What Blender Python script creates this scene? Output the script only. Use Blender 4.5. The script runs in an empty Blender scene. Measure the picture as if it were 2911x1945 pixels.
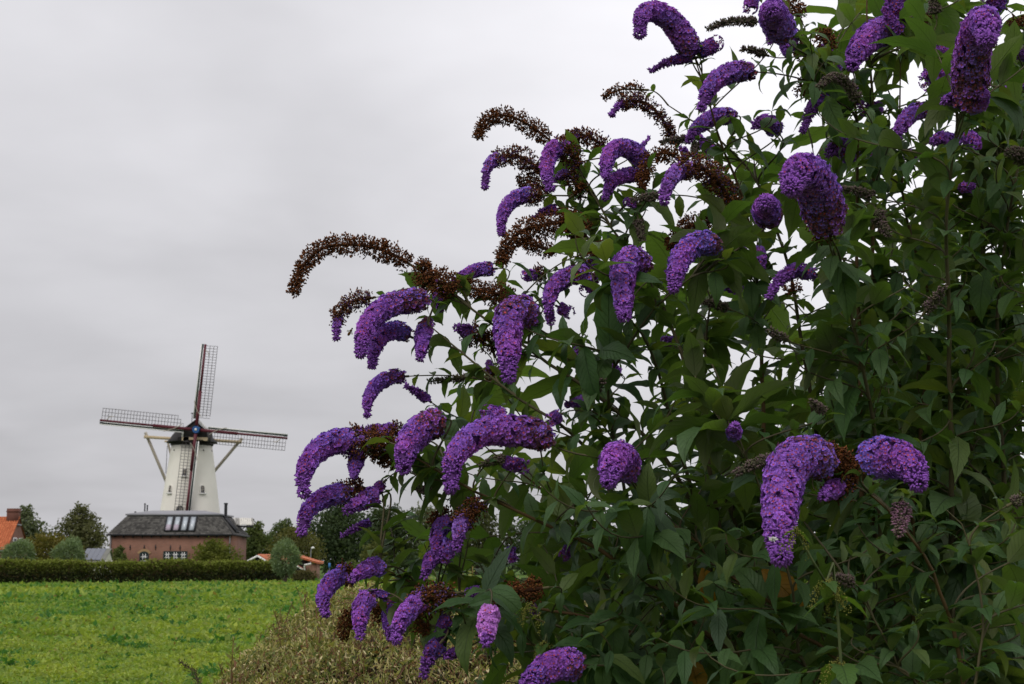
import bpy, math, random
import numpy as np
from mathutils import Vector, Matrix
C = bpy.context.scene
COL = C.collection
rng = np.random.default_rng(7)
R_ = random.Random(5)

# ------------------------------------------------------------------ camera
CX, CY, FPX = 1455.5, 972.5, 4350.0            # centre and focal length of the 2911 x 1945 photograph
PITCH = math.atan((1597 - CY) / FPX)            # eye-level horizon lies at row 1597
EYE = np.array([0.0, 0.0, 1.6])
cp, sp = math.cos(PITCH), math.sin(PITCH)
RGT, UPV, FWD = np.array([1.0, 0, 0]), np.array([0, -sp, cp]), np.array([0, cp, sp])
cam = bpy.data.cameras.new('camera')
cam.sensor_width = 36.0
cam.lens = FPX / 2911.0 * 36.0
cam.clip_start, cam.clip_end = 0.1, 3000
cam.dof.use_dof = True
cam.dof.focus_distance = 3.7
cam.dof.aperture_fstop = 17
co = bpy.data.objects.new('camera', cam)
co.location = EYE
co.rotation_euler = (math.pi / 2 + PITCH, 0, 0)
COL.objects.link(co)
C.camera = co

# ------------------------------------------------------------------ sky and sun (overcast)
SUN_EL, SUN_AZ = math.radians(48), math.radians(205)      # azimuth clockwise from +Y (view direction): behind, to the left
w = bpy.data.worlds.new('World')
C.world = w
w.use_nodes = True
nt = w.node_tree
N, L = nt.nodes, nt.links
N.clear()
def nd(nt, t, **kw):
    n = nt.nodes.new(t)
    for k, v in kw.items():
        setattr(n, k, v)
    return n
def mth(nt, op, a, b=None, clamp=False):
    n = nd(nt, 'ShaderNodeMath', operation=op, use_clamp=clamp)
    for i, v in enumerate((a, b)):
        if v is None: continue
        if isinstance(v, (int, float)): n.inputs[i].default_value = v
        else: nt.links.new(v, n.inputs[i])
    return n.outputs[0]
out = nd(nt, 'ShaderNodeOutputWorld')
bg = nd(nt, 'ShaderNodeBackground')
bg.inputs['Strength'].default_value = 0.1
tc = nd(nt, 'ShaderNodeTexCoord')
sky = nd(nt, 'ShaderNodeTexSky')
sky.sky_type = 'NISHITA'
sky.sun_disc = False
sky.sun_elevation = SUN_EL
sky.sun_rotation = SUN_AZ
sky.air_density, sky.dust_density = 1.0, 3.0
sep = nd(nt, 'ShaderNodeSeparateXYZ')
L.new(tc.outputs['Generated'], sep.inputs[0])
zpos = mth(nt, 'MAXIMUM', sep.outputs['Z'], 0.0)
# cloud deck: direction projected on a plane overhead, so the layers flatten towards the horizon
den = mth(nt, 'ADD', zpos, 0.22)
cv = nd(nt, 'ShaderNodeCombineXYZ')
L.new(mth(nt, 'DIVIDE', sep.outputs['X'], den), cv.inputs[0])
L.new(mth(nt, 'DIVIDE', sep.outputs['Y'], den), cv.inputs[1])
n1 = nd(nt, 'ShaderNodeTexNoise'); n1.inputs['Scale'].default_value = 1.5; n1.inputs['Detail'].default_value = 3.0; n1.inputs['Roughness'].default_value = 0.5
n1.inputs['Distortion'].default_value = 0.6
n2 = nd(nt, 'ShaderNodeTexNoise'); n2.inputs['Scale'].default_value = 4.0; n2.inputs['Detail'].default_value = 4.0; n2.inputs['Roughness'].default_value = 0.5
L.new(cv.outputs[0], n1.inputs['Vector']); L.new(cv.outputs[0], n2.inputs['Vector'])
# thinner cloud to the right of the view (broad), general brightening to the zenith as an overcast sky has
thin = nd(nt, 'ShaderNodeVectorMath', operation='DOT_PRODUCT')
TH = Vector((0.62, 0.62, 0.48)).normalized()
thin.inputs[1].default_value = TH
L.new(tc.outputs['Generated'], thin.inputs[0])
tm = nd(nt, 'ShaderNodeMapRange', interpolation_type='SMOOTHSTEP')
tm.inputs['From Min'].default_value, tm.inputs['From Max'].default_value = 0.60, 0.96
tm.inputs['To Min'].default_value, tm.inputs['To Max'].default_value = 0.0, 0.42
L.new(thin.outputs['Value'], tm.inputs['Value'])
zen = mth(nt, 'MULTIPLY', mth(nt, 'POWER', zpos, 0.9), 0.62)
base = mth(nt, 'ADD', mth(nt, 'ADD', 0.515, zen), tm.outputs[0])
ns = mth(nt, 'ADD', mth(nt, 'MULTIPLY', mth(nt, 'SUBTRACT', n1.outputs['Fac'], 0.5), 0.5), mth(nt, 'MULTIPLY', mth(nt, 'SUBTRACT', n2.outputs['Fac'], 0.5), 0.2))
val = mth(nt, 'MULTIPLY', base, mth(nt, 'ADD', 1.0, ns))
val10 = mth(nt, 'MULTIPLY', val, 10.0)
cr = nd(nt, 'ShaderNodeCombineXYZ')
L.new(mth(nt, 'MULTIPLY', val10, 0.995), cr.inputs[0]); L.new(mth(nt, 'MULTIPLY', val10, 0.985), cr.inputs[1]); L.new(mth(nt, 'MULTIPLY', val10, 1.03), cr.inputs[2])
mx = nd(nt, 'ShaderNodeMixRGB'); mx.inputs['Fac'].default_value = 0.03
L.new(cr.outputs[0], mx.inputs['Color1']); L.new(sky.outputs[0], mx.inputs['Color2'])
L.new(mx.outputs[0], bg.inputs['Color']); L.new(bg.outputs[0], out.inputs['Surface'])

sun = bpy.data.lights.new('sun', 'SUN')
sun.energy = 1.3
sun.angle = math.radians(35)
sun.color = (1.0, 0.96, 0.9)
so = bpy.data.objects.new('sun', sun)
sd = Vector((math.sin(SUN_AZ) * math.cos(SUN_EL), math.cos(SUN_AZ) * math.cos(SUN_EL), math.sin(SUN_EL)))
so.rotation_euler = sd.to_track_quat('Z', 'Y').to_euler()
so.location = (0, 0, 40)
COL.objects.link(so)
C.view_settings.view_transform = 'Standard'
C.view_settings.look = 'None'
C.view_settings.exposure = 0.0
C.view_settings.gamma = 1.0
C.view_settings.use_curve_mapping = False
C.render.engine = 'CYCLES'
C.cycles.max_bounces = 6
C.cycles.diffuse_bounces = 3
C.cycles.glossy_bounces = 2
C.cycles.transmission_bounces = 4
C.cycles.use_denoising = True

# ------------------------------------------------------------------ survey helpers
def at(sx, sy, d):
    """point seen at photo pixel (sx, sy), d metres along the view axis"""
    return EYE + d * ((sx - CX) / FPX * RGT + (CY - sy) / FPX * UPV + FWD)
def Zat(sy, Y):
    t = (CY - sy) / FPX
    return 1.6 + Y * (sp + t * cp) / (cp - t * sp)
def Xat(sx, Y, z=1.6):
    return (sx - CX) / FPX * (Y * cp + (z - 1.6) * sp)
def project(P):
    q = np.asarray(P) - EYE
    d = q @ FWD
    return CX + FPX * (q @ RGT) / d, CY - FPX * (q @ UPV) / d, d

# ------------------------------------------------------------------ mesh helpers
class MB:
    """collects vertices, faces, a colour per vertex and uv; builds ONE mesh"""
    def __init__(s):
        s.V, s.F, s.Cc, s.n, s.UV = [], [], [], 0, []
    def add(s, V, F, col=(1, 1, 1), uv=None):
        V = np.asarray(V, float).reshape(-1, 3)
        F = np.asarray(F, int)
        s.V.append(V); s.F.append(F + s.n)
        c = np.asarray(col, float)
        if c.ndim == 1: c = np.tile(c[:3], (len(V), 1))
        s.Cc.append(c[:, :3])
        s.UV.append(np.zeros((len(V), 2)) if uv is None else np.asarray(uv, float))
        s.n += len(V)
        return s
    def box(s, x0, x1, y0, y1, z0, z1, col=(1, 1, 1)):
        V = [(x, y, z) for z in (z0, z1) for y in (y0, y1) for x in (x0, x1)]
        F = [(0, 2, 3, 1), (4, 5, 7, 6), (0, 1, 5, 4), (2, 6, 7, 3), (0, 4, 6, 2), (1, 3, 7, 5)]
        return s.add(V, F, col)
    def obox(s, c, ax, ay, az, hx, hy, hz, col=(1, 1, 1)):
        c, ax, ay, az = (np.asarray(q, float) for q in (c, ax, ay, az))
        V = [c + i * hx * ax + j * hy * ay + k * hz * az for k in (-1, 1) for j in (-1, 1) for i in (-1, 1)]
        F = [(0, 2, 3, 1), (4, 5, 7, 6), (0, 1, 5, 4), (2, 6, 7, 3), (0, 4, 6, 2), (1, 3, 7, 5)]
        return s.add(V, F, col)
    def bar(s, a, b, wdt, hgt=None, col=(1, 1, 1), up=(0, 0, 1)):
        a, b = np.asarray(a, float), np.asarray(b, float)
        d = b - a; l = np.linalg.norm(d); d = d / l
        u = np.asarray(up, float)
        if abs(d @ u) > 0.98: u = np.array([0, 1.0, 0])
        x = np.cross(d, u); x /= np.linalg.norm(x); z = np.cross(x, d)
        return s.obox((a + b) / 2, x, d, z, wdt / 2, l / 2, (hgt or wdt) / 2, col)
    def prism(s, poly, a, b, col=(1, 1, 1)):
        """poly: list of 3D points (planar); extruded by vector from a to b offsets"""
        P = np.asarray(poly, float); n = len(P)
        V = np.vstack([P + np.asarray(a, float), P + np.asarray(b, float)])
        for f in ([list(range(n))[::-1]], [list(range(n, 2 * n))], ):
            s.add(V, f, col); 
        s.add(V, [(i, (i + 1) % n, n + (i + 1) % n, n + i) for i in range(n)], col)
        return s
    def tube(s, P, r, k=6, col=(1, 1, 1), cap=True):
        P = np.asarray(P, float); m = len(P)
        r = np.broadcast_to(np.asarray(r, float), (m,))
        T = np.gradient(P, axis=0); T /= np.linalg.norm(T, axis=1)[:, None] + 1e-12
        X, Y = frames(T)
        a = np.arange(k) * 2 * math.pi / k
        ring = (np.cos(a)[None, :, None] * X[:, None, :] + np.sin(a)[None, :, None] * Y[:, None, :]) * r[:, None, None] + P[:, None, :]
        i, j = np.meshgrid(np.arange(m - 1), np.arange(k), indexing='ij')
        F = np.stack([i * k + j, i * k + (j + 1) % k, (i + 1) * k + (j + 1) % k, (i + 1) * k + j], -1).reshape(-1, 4)
        uv = np.stack([np.tile(a / 6.283, m), np.repeat(np.linspace(0, 1, m), k)], 1)
        c = np.asarray(col, float)
        if c.ndim == 2: c = np.repeat(c, k, axis=0)
        s.add(ring.reshape(-1, 3), F, c, uv)
        if cap:
            cc = c if c.ndim == 1 else c[:k]
            s.add(ring[0], [list(range(k))[::-1]], cc)
            s.add(ring[-1], [list(range(k))], c if c.ndim == 1 else c[-k:])
        return s
    def lathe(s, prof, cx, cy, k=32, col=(1, 1, 1)):
        prof = np.asarray(prof, float); m = len(prof)
        a = np.arange(k) * 2 * math.pi / k
        V = np.stack([cx + prof[:, :1] * np.cos(a), cy + prof[:, :1] * np.sin(a), np.repeat(prof[:, 1:2], k, 1)], -1).reshape(-1, 3)
        i, j = np.meshgrid(np.arange(m - 1), np.arange(k), indexing='ij')
        F = np.stack([i * k + j, i * k + (j + 1) % k, (i + 1) * k + (j + 1) % k, (i + 1) * k + j], -1).reshape(-1, 4)
        return s.add(V, F, col)
    def mesh(s, name, origin=(0, 0, 0), smooth=False):
        V = np.vstack(s.V) - np.asarray(origin, float)
        me = bpy.data.meshes.new(name)
        tot, idx = [], []
        for F in s.F:
            tot.append(np.full(F.shape[0], F.shape[1], dtype=np.int32)); idx.append(F.reshape(-1))
        tot, idx = np.concatenate(tot), np.concatenate(idx).astype(np.int32)
        me.vertices.add(len(V)); me.vertices.foreach_set('co', V.astype(np.float32).reshape(-1))
        me.loops.add(len(idx)); me.loops.foreach_set('vertex_index', idx)
        me.polygons.add(len(tot))
        st = np.concatenate([[0], np.cumsum(tot)[:-1]]).astype(np.int32)
        me.polygons.foreach_set('loop_start', st)
        if smooth: me.polygons.foreach_set('use_smooth', np.ones(len(tot), bool))
        Cc = np.vstack(s.Cc)
        ca = me.color_attributes.new('tint', 'FLOAT_COLOR', 'POINT')
        ca.data.foreach_set('color', np.hstack([Cc, np.ones((len(Cc), 1))]).astype(np.float32).reshape(-1))
        UV = np.vstack(s.UV)
        ul = me.uv_layers.new(name='UVMap')
        ul.data.foreach_set('uv', UV[idx].astype(np.float32).reshape(-1))
        me.update(calc_edges=True)
        return me
def frames(T):
    """parallel-ish frames along tangents"""
    m = len(T)
    X = np.zeros_like(T)
    u = np.array([0, 0, 1.0]) if abs(T[0][2]) < 0.9 else np.array([1.0, 0, 0])
    x = np.cross(u, T[0]); x /= np.linalg.norm(x)
    for i in range(m):
        x = x - (x @ T[i]) * T[i]
        x /= np.linalg.norm(x) + 1e-12
        X[i] = x
    return X, np.cross(T, X)
def resample(P, n):
    """smooth curve (Catmull-Rom) through P, n even samples"""
    P = np.asarray(P, float)
    if len(P) == 2:
        Q = P[0] + (P[1] - P[0]) * np.linspace(0, 1, 40)[:, None]
    else:
        E = np.vstack([2 * P[0] - P[1], P, 2 * P[-1] - P[-2]])
        t = np.linspace(0, 1, 16, endpoint=False)[:, None]
        Q = []
        for i in range(1, len(E) - 2):
            a, b, c, d = E[i - 1], E[i], E[i + 1], E[i + 2]
            Q.append(0.5 * ((2 * b) + (-a + c) * t + (2 * a - 5 * b + 4 * c - d) * t ** 2 + (-a + 3 * b - 3 * c + d) * t ** 3))
        Q = np.vstack(Q + [P[-1:]])
    l = np.concatenate([[0], np.cumsum(np.linalg.norm(np.diff(Q, axis=0), axis=1))])
    s = np.linspace(0, l[-1], n)
    return np.stack([np.interp(s, l, Q[:, k]) for k in range(3)], 1), l[-1]
def bezier(a, b, c, d, n=16):
    t = np.linspace(0, 1, n)[:, None]
    return (1 - t) ** 3 * a + 3 * (1 - t) ** 2 * t * b + 3 * (1 - t) * t ** 2 * c + t ** 3 * d
def vnoise(x, y, seed=0, scale=1.0):
    """smooth 2D value noise 0..1"""
    g = np.random.default_rng(seed).random((256, 256))
    x, y = np.asarray(x) / scale + 1000.3, np.asarray(y) / scale + 1000.7
    xi, yi = np.floor(x).astype(int), np.floor(y).astype(int)
    fx, fy = x - xi, y - yi
    fx, fy = fx * fx * (3 - 2 * fx), fy * fy * (3 - 2 * fy)
    a, b = g[xi % 256, yi % 256], g[(xi + 1) % 256, yi % 256]
    c, d = g[xi % 256, (yi + 1) % 256], g[(xi + 1) % 256, (yi + 1) % 256]
    return (a * (1 - fx) + b * fx) * (1 - fy) + (c * (1 - fx) + d * fx) * fy

WO = {}                                           # world origin of every object (translations only)
def root(name, loc, label, cat, group=None):
    o = bpy.data.objects.new(name, None)
    o.empty_display_size = 0.2
    o.location = loc; COL.objects.link(o); WO[o.name] = np.asarray(loc, float)
    o['label'] = label; o['category'] = cat
    if group: o['group'] = group
    return o
def obj(name, mb, mat, parent=None, origin=None, smooth=False, label=None, cat=None, kind=None, group=None):
    po = WO[parent.name] if parent is not None else np.zeros(3)
    og = po if origin is None else np.asarray(origin, float)
    me = mb.mesh(name, og, smooth)
    me.materials.append(mat)
    o = bpy.data.objects.new(name, me)
    COL.objects.link(o)
    o.location = og - po
    if parent is not None: o.parent = parent
    WO[o.name] = og
    if label: o['label'] = label
    if cat: o['category'] = cat
    if kind: o['kind'] = kind
    if group: o['group'] = group
    return o

# ------------------------------------------------------------------ materials
def new_mat(name):
    m = bpy.data.materials.new(name); m.use_nodes = True
    nt = m.node_tree
    b = nt.nodes['Principled BSDF']
    return m, nt, b
def solid(name, col, rough=0.7, noise=0.25, scale=4.0, metal=0.0, bump=0.0, spec=0.3, tint=False):
    """plain coloured surface with mottled wear"""
    m, nt, b = new_mat(name)
    tc = nd(nt, 'ShaderNodeTexCoord')
    n = nd(nt, 'ShaderNodeTexNoise'); n.inputs['Scale'].default_value = scale; n.inputs['Detail'].default_value = 6
    nt.links.new(tc.outputs['Object'], n.inputs['Vector'])
    f = mth(nt, 'ADD', 1.0 - noise, mth(nt, 'MULTIPLY', n.outputs['Fac'], 2 * noise))
    mixn = nd(nt, 'ShaderNodeVectorMath', operation='SCALE')
    if tint:
        a = nd(nt, 'ShaderNodeAttribute', attribute_name='tint')
        nt.links.new(a.outputs['Color'], mixn.inputs[0])
    else:
        mixn.inputs[0].default_value = col[:3]
    nt.links.new(f, mixn.inputs['Scale'])
    nt.links.new(mixn.outputs[0], b.inputs['Base Color'])
    b.inputs['Roughness'].default_value = rough
    b.inputs['Metallic'].default_value = metal
    b.inputs['Specular IOR Level'].default_value = spec
    if bump:
        bp = nd(nt, 'ShaderNodeBump'); bp.inputs['Strength'].default_value = bump; bp.inputs['Distance'].default_value = 0.02
        nt.links.new(n.outputs['Fac'], bp.inputs['Height']); nt.links.new(bp.outputs[0], b.inputs['Normal'])
    return m
def leafy(name, trans=0.35, rough=0.55, spec=0.25, tgain=(1.3, 1.5, 0.6), under=None, veins=False):
    """foliage: tint attribute, light passes through; optional paler felted underside and veins from uv"""
    m, nt, b = new_mat(name)
    lk = nt.links.new
    a = nd(nt, 'ShaderNodeAttribute', attribute_name='tint')
    col = a.outputs['Color']
    tcol = a.outputs['Color']
    if veins:
        uv = nd(nt, 'ShaderNodeUVMap'); sx = nd(nt, 'ShaderNodeSeparateXYZ'); lk(uv.outputs[0], sx.inputs[0])
        u = mth(nt, 'ABSOLUTE', mth(nt, 'SUBTRACT', sx.outputs[0], 0.5))
        mid = mth(nt, 'SUBTRACT', 1.0, mth(nt, 'DIVIDE', u, 0.035), True)
        ph = mth(nt, 'SUBTRACT', mth(nt, 'MULTIPLY', sx.outputs[1], 11.0), mth(nt, 'MULTIPLY', u, 5.0))
        fr = mth(nt, 'ABSOLUTE', mth(nt, 'SUBTRACT', mth(nt, 'FRACT', ph), 0.5))
        side = mth(nt, 'SUBTRACT', 1.0, mth(nt, 'DIVIDE', fr, 0.11), True)
        vein = mth(nt, 'MAXIMUM', mid, mth(nt, 'MULTIPLY', side, 0.5))
        tcn = nd(nt, 'ShaderNodeTexCoord')
        nz = nd(nt, 'ShaderNodeTexNoise'); nz.inputs['Scale'].default_value = 22; nz.inputs['Detail'].default_value = 4
        lk(tcn.outputs['Object'], nz.inputs['Vector'])
        mot = mth(nt, 'ADD', 0.6, mth(nt, 'MULTIPLY', nz.outputs['Fac'], 0.8))
        sc = nd(nt, 'ShaderNodeVectorMath', operation='SCALE'); lk(col, sc.inputs[0]); lk(mot, sc.inputs['Scale'])
        mv = nd(nt, 'ShaderNodeMixRGB'); lk(mth(nt, 'MULTIPLY', vein, 0.5), mv.inputs['Fac']); lk(sc.outputs[0], mv.inputs['Color1']); mv.inputs['Color2'].default_value = (0.016, 0.034, 0.01, 1)
        col = mv.outputs[0]
        hgt = mth(nt, 'SUBTRACT', mth(nt, 'MULTIPLY', nz.outputs['Fac'], 0.35), vein)
        bp = nd(nt, 'ShaderNodeBump'); bp.inputs['Strength'].default_value = 0.6; bp.inputs['Distance'].default_value = 0.004
        lk(hgt, bp.inputs['Height']); lk(bp.outputs[0], b.inputs['Normal'])
        tv = nd(nt, 'ShaderNodeMixRGB', blend_type='MULTIPLY'); tv.inputs['Fac'].default_value = 1.0
        lk(a.outputs['Color'], tv.inputs['Color1'])
        dv = mth(nt, 'SUBTRACT', 1.0, mth(nt, 'MULTIPLY', vein, 0.4))
        cvv = nd(nt, 'ShaderNodeCombineXYZ')
        for i in range(3): lk(dv, cvv.inputs[i])
        lk(cvv.outputs[0], tv.inputs['Color2']); tcol = tv.outputs[0]
    if under is not None:
        g = nd(nt, 'ShaderNodeNewGeometry')
        mu = nd(nt, 'ShaderNodeMixRGB'); lk(g.outputs['Backfacing'], mu.inputs['Fac']); lk(col, mu.inputs['Color1']); mu.inputs['Color2'].default_value = (*under, 1)
        col = mu.outputs[0]
    lk(col, b.inputs['Base Color'])
    b.inputs['Roughness'].default_value = rough
    b.inputs['Specular IOR Level'].default_value = spec
    tr = nd(nt, 'ShaderNodeBsdfTranslucent')
    tg = nd(nt, 'ShaderNodeMixRGB', blend_type='MULTIPLY'); tg.inputs['Fac'].default_value = 1.0
    lk(tcol, tg.inputs['Color1']); tg.inputs['Color2'].default_value = (*tgain, 1); tg.use_clamp = False
    lk(tg.outputs[0], tr.inputs['Color'])
    ms = nd(nt, 'ShaderNodeMixShader'); ms.inputs['Fac'].default_value = trans
    o = nt.nodes['Material Output']
    lk(b.outputs[0], ms.inputs[1]); lk(tr.outputs[0], ms.inputs[2]); lk(ms.outputs[0], o.inputs['Surface'])
    return m
M_LEAF = leafy('buddleia_leaf', 0.40, 0.5, 0.28, (1.85, 1.75, 0.5), under=(0.115, 0.135, 0.06), veins=True)
M_PETAL = leafy('buddleia_petal', 0.10, 0.65, 0.12, (1.15, 1.05, 1.15))
M_HUSK = leafy('withered_husk', 0.12, 0.8, 0.1, (1.3, 1.1, 0.9))
M_STEM = solid('woody_stem', None, 0.75, 0.3, 25, tint=True)
M_TREE = leafy('tree_foliage', 0.3, 0.7, 0.12, (1.3, 1.4, 0.6))
M_CROP = leafy('crop_foliage', 0.4, 0.6, 0.15, (1.3, 1.35, 0.5))
M_PRIVET = leafy('privet_foliage', 0.3, 0.5, 0.25, (1.2, 1.25, 0.6))
M_TINT = solid('painted_tint', None, 0.6, 0.15, 3.0, tint=True)
M_BARK = solid('bark', (0.075, 0.055, 0.04), 0.9, 0.35, 3.0, bump=0.6)
# ================================================================== ground
def brick_mat():
    m, nt, b = new_mat('brickwork'); lk = nt.links.new
    tc = nd(nt, 'ShaderNodeTexCoord'); sx = nd(nt, 'ShaderNodeSeparateXYZ'); lk(tc.outputs['Object'], sx.inputs[0])
    cb = nd(nt, 'ShaderNodeCombineXYZ'); lk(mth(nt, 'ADD', sx.outputs[0], sx.outputs[1]), cb.inputs[0]); lk(sx.outputs[2], cb.inputs[1])
    br = nd(nt, 'ShaderNodeTexBrick'); br.inputs['Scale'].default_value = 1.0
    br.inputs['Brick Width'].default_value, br.inputs['Row Height'].default_value, br.inputs['Mortar Size'].default_value = 0.22, 0.065, 0.008
    br.inputs['Color1'].default_value = (0.24, 0.105, 0.067, 1); br.inputs['Color2'].default_value = (0.18, 0.078, 0.052, 1); br.inputs['Mortar'].default_value = (0.2, 0.13, 0.10, 1)
    lk(cb.outputs[0], br.inputs['Vector'])
    n = nd(nt, 'ShaderNodeTexNoise'); n.inputs['Scale'].default_value = 0.8; n.inputs['Detail'].default_value = 6; lk(tc.outputs['Object'], n.inputs['Vector'])
    v = nd(nt, 'ShaderNodeVectorMath', operation='SCALE'); lk(br.outputs['Color'], v.inputs[0]); lk(mth(nt, 'ADD', 0.65, mth(nt, 'MULTIPLY', n.outputs['Fac'], 0.7)), v.inputs['Scale'])
    lk(v.outputs[0], b.inputs['Base Color']); b.inputs['Roughness'].default_value = 0.9
    return m
M_BRICK = brick_mat()
def ground_mat():
    m, nt, b = new_mat('field_soil'); lk = nt.links.new
    tc = nd(nt, 'ShaderNodeTexCoord')
    n = nd(nt, 'ShaderNodeTexNoise'); n.inputs['Scale'].default_value = 1.7; n.inputs['Detail'].default_value = 8
    lk(tc.outputs['Object'], n.inputs['Vector'])
    r = nd(nt, 'ShaderNodeValToRGB'); lk(n.outputs['Fac'], r.inputs[0])
    r.color_ramp.elements[0].position, r.color_ramp.elements[0].color = 0.3, (0.035, 0.07, 0.012, 1)
    r.color_ramp.elements[1].position, r.color_ramp.elements[1].color = 0.7, (0.085, 0.15, 0.022, 1)
    lk(r.outputs[0], b.inputs['Base Color']); b.inputs['Roughness'].default_value = 0.95; b.inputs['Specular IOR Level'].default_value = 0.1
    return m
gx = np.concatenate([[-1200, -500, -200, -110], np.linspace(-70, 50, 61), [110, 200, 500, 1200]])
gy = np.concatenate([[-200, -40, 0], np.linspace(3, 150, 74), [200, 300, 600, 1500]])
GX, GY = np.meshgrid(gx, gy, indexing='ij')
gz = -0.10 + 0.05 * vnoise(GX, GY, 3, 2.3)
gz[np.hypot(GX, GY) > 155] = -0.08
i, j = np.meshgrid(np.arange(len(gx) - 1), np.arange(len(gy) - 1), indexing='ij'); m = len(gy)
g = MB().add(np.stack([GX, GY, gz], -1), np.stack([i * m + j, (i + 1) * m + j, (i + 1) * m + j + 1, i * m + j + 1], -1).reshape(-1, 4))
obj('field_ground', g, ground_mat(), smooth=True, kind='structure')

# crop covering the field: leaf sprays, nearer ones smaller and denser
def quads(P, D, Nn, ln, wd, col, mb, bend=0.0):
    """leaf faces: base P, direction D, rough normal Nn, lengths, widths (folded pair of quads -> 2 quads)"""
    D = D / np.linalg.norm(D, axis=1)[:, None]
    X = np.cross(D, Nn); X /= np.linalg.norm(X, axis=1)[:, None] + 1e-9
    Zz = np.cross(X, D)
    ln, wd = ln[:, None], wd[:, None]
    a = P; b = P + D * ln * 0.5 + X * wd * 0.5 + Zz * wd * 0.15; c = P + D * ln - Zz * ln * bend; d = P + D * ln * 0.5 - X * wd * 0.5 + Zz * wd * 0.15
    V = np.stack([a, b, c, d], 1).reshape(-1, 3)
    n = len(P); F = np.arange(4 * n).reshape(n, 4)
    mb.add(V, F, np.repeat(col, 4, axis=0))
def rdir(n, up=0.0, r=rng):
    d = r.normal(size=(n, 3)); d[:, 2] += up
    return d / np.linalg.norm(d, axis=1)[:, None]
crop = MB()
def crop_patch(y0, y1, n, sz, x0=-0.40, x1=0.30):
    Y = np.sqrt(rng.uniform(y0 * y0, y1 * y1, n)); X = rng.uniform(x0, x1, n) * Y
    h = vnoise(X, Y, 11, 0.55); h2 = vnoise(X, Y, 12, 4.0); h3 = vnoise(X, Y, 13, 1.4)
    keep = rng.random(n) < 0.45 + 0.9 * h
    X, Y, h, h2, h3 = X[keep], Y[keep], h[keep], h2[keep], h3[keep]; n = len(X)
    Z = -0.06 + (0.22 * h * rng.uniform(0.3, 1.0, n) + 0.06 * h3) * np.clip(1.4 - Y / 110, .45, 1)
    D = rdir(n, 0.35); D[:, 2] = np.abs(D[:, 2]) * 0.7
    l = sz * rng.uniform(0.6, 1.5, n)
    h4 = vnoise(X, Y, 14, 11.0)
    yel = np.clip(0.55 * h2 + 0.5 * h4 + 0.5 * rng.random(n) + 0.5 * h + 0.3 * h3 - 0.75, 0, 1)[:, None]
    c = (1 - yel) * np.array([0.098, 0.215, 0.05]) + yel * np.array([0.33, 0.385, 0.08])
    h5 = vnoise(X, Y, 15, 0.55) * .7 + .3 * vnoise(X, Y, 16, .3)
    dk = (h5 > .77) & (rng.random(n) < .75)
    c[dk] = np.array([0.06, 0.165, 0.04]); Z[dk] += .06
    D[dk, 2] += .25
    dead = rng.random(n) < 0.035 * (h3 > .55) + .006
    c[dead] = np.array([0.22, 0.18, 0.06])
    c *= rng.uniform(0.75, 1.25, n)[:, None]
    quads(np.stack([X, Y, Z], 1), D, rdir(n, 2.0), l, l * rng.uniform(0.4, 0.7, n), c, crop, 0.25)
crop_patch(15, 30, 105000, 0.065, -0.36, 0.06)
crop_patch(30, 62, 110000, 0.12, -0.36, 0.14)
crop_patch(62, 128, 85000, 0.25, -0.36, 0.34)
obj('field_crop', crop, M_CROP, kind='stuff')

# ================================================================== trees, shrubs, hedge
def crown(mb, lobes, n, leaf, cols, seed, shell=0.72, up=0.25):
    r = np.random.default_rng(seed)
    lobes = np.asarray(lobes, float)
    wgt = (lobes[:, 3] * lobes[:, 4]) ** 1.0; wgt /= wgt.sum()
    k = r.choice(len(lobes), n, p=wgt)
    d = r.normal(size=(n, 3)); d /= np.linalg.norm(d, axis=1)[:, None]
    rad = np.clip(r.normal(0.86, 0.16, n), 0.15, 1.12)
    # lumpy surface: radius varies with direction
    ph = k * 1.7
    lump = 1 + 0.13 * np.sin(d[:, 0] * 5 + ph) * np.sin(d[:, 2] * 6 + ph * 2) + 0.09 * np.sin(d[:, 1] * 9 + d[:, 2] * 11 + ph)
    P = lobes[k, :3] + d * (rad * lump)[:, None] * np.stack([lobes[k, 3], lobes[k, 3], lobes[k, 4]], 1)
    P = P[P[:, 2] > 0.05]; n2 = len(P)
    D = rdir(n2, 0.1, r); Nn = d[:n2] + rdir(n2, up, r) * 0.8
    l = leaf * r.uniform(0.6, 1.5, n2)
    cl = vnoise(P[:, 0] + P[:, 1] * 0.6, P[:, 2] + P[:, 1] * 0.4, seed, leaf * 4)
    t = np.clip(cl * 0.7 + r.random(n2) * 0.5 - 0.1, 0, 1)[:, None]
    c = (1 - t) * np.asarray(cols[0]) + t * np.asarray(cols[1])
    quads(P, D, Nn, l, l * 0.6, c, mb, 0.2)
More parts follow.
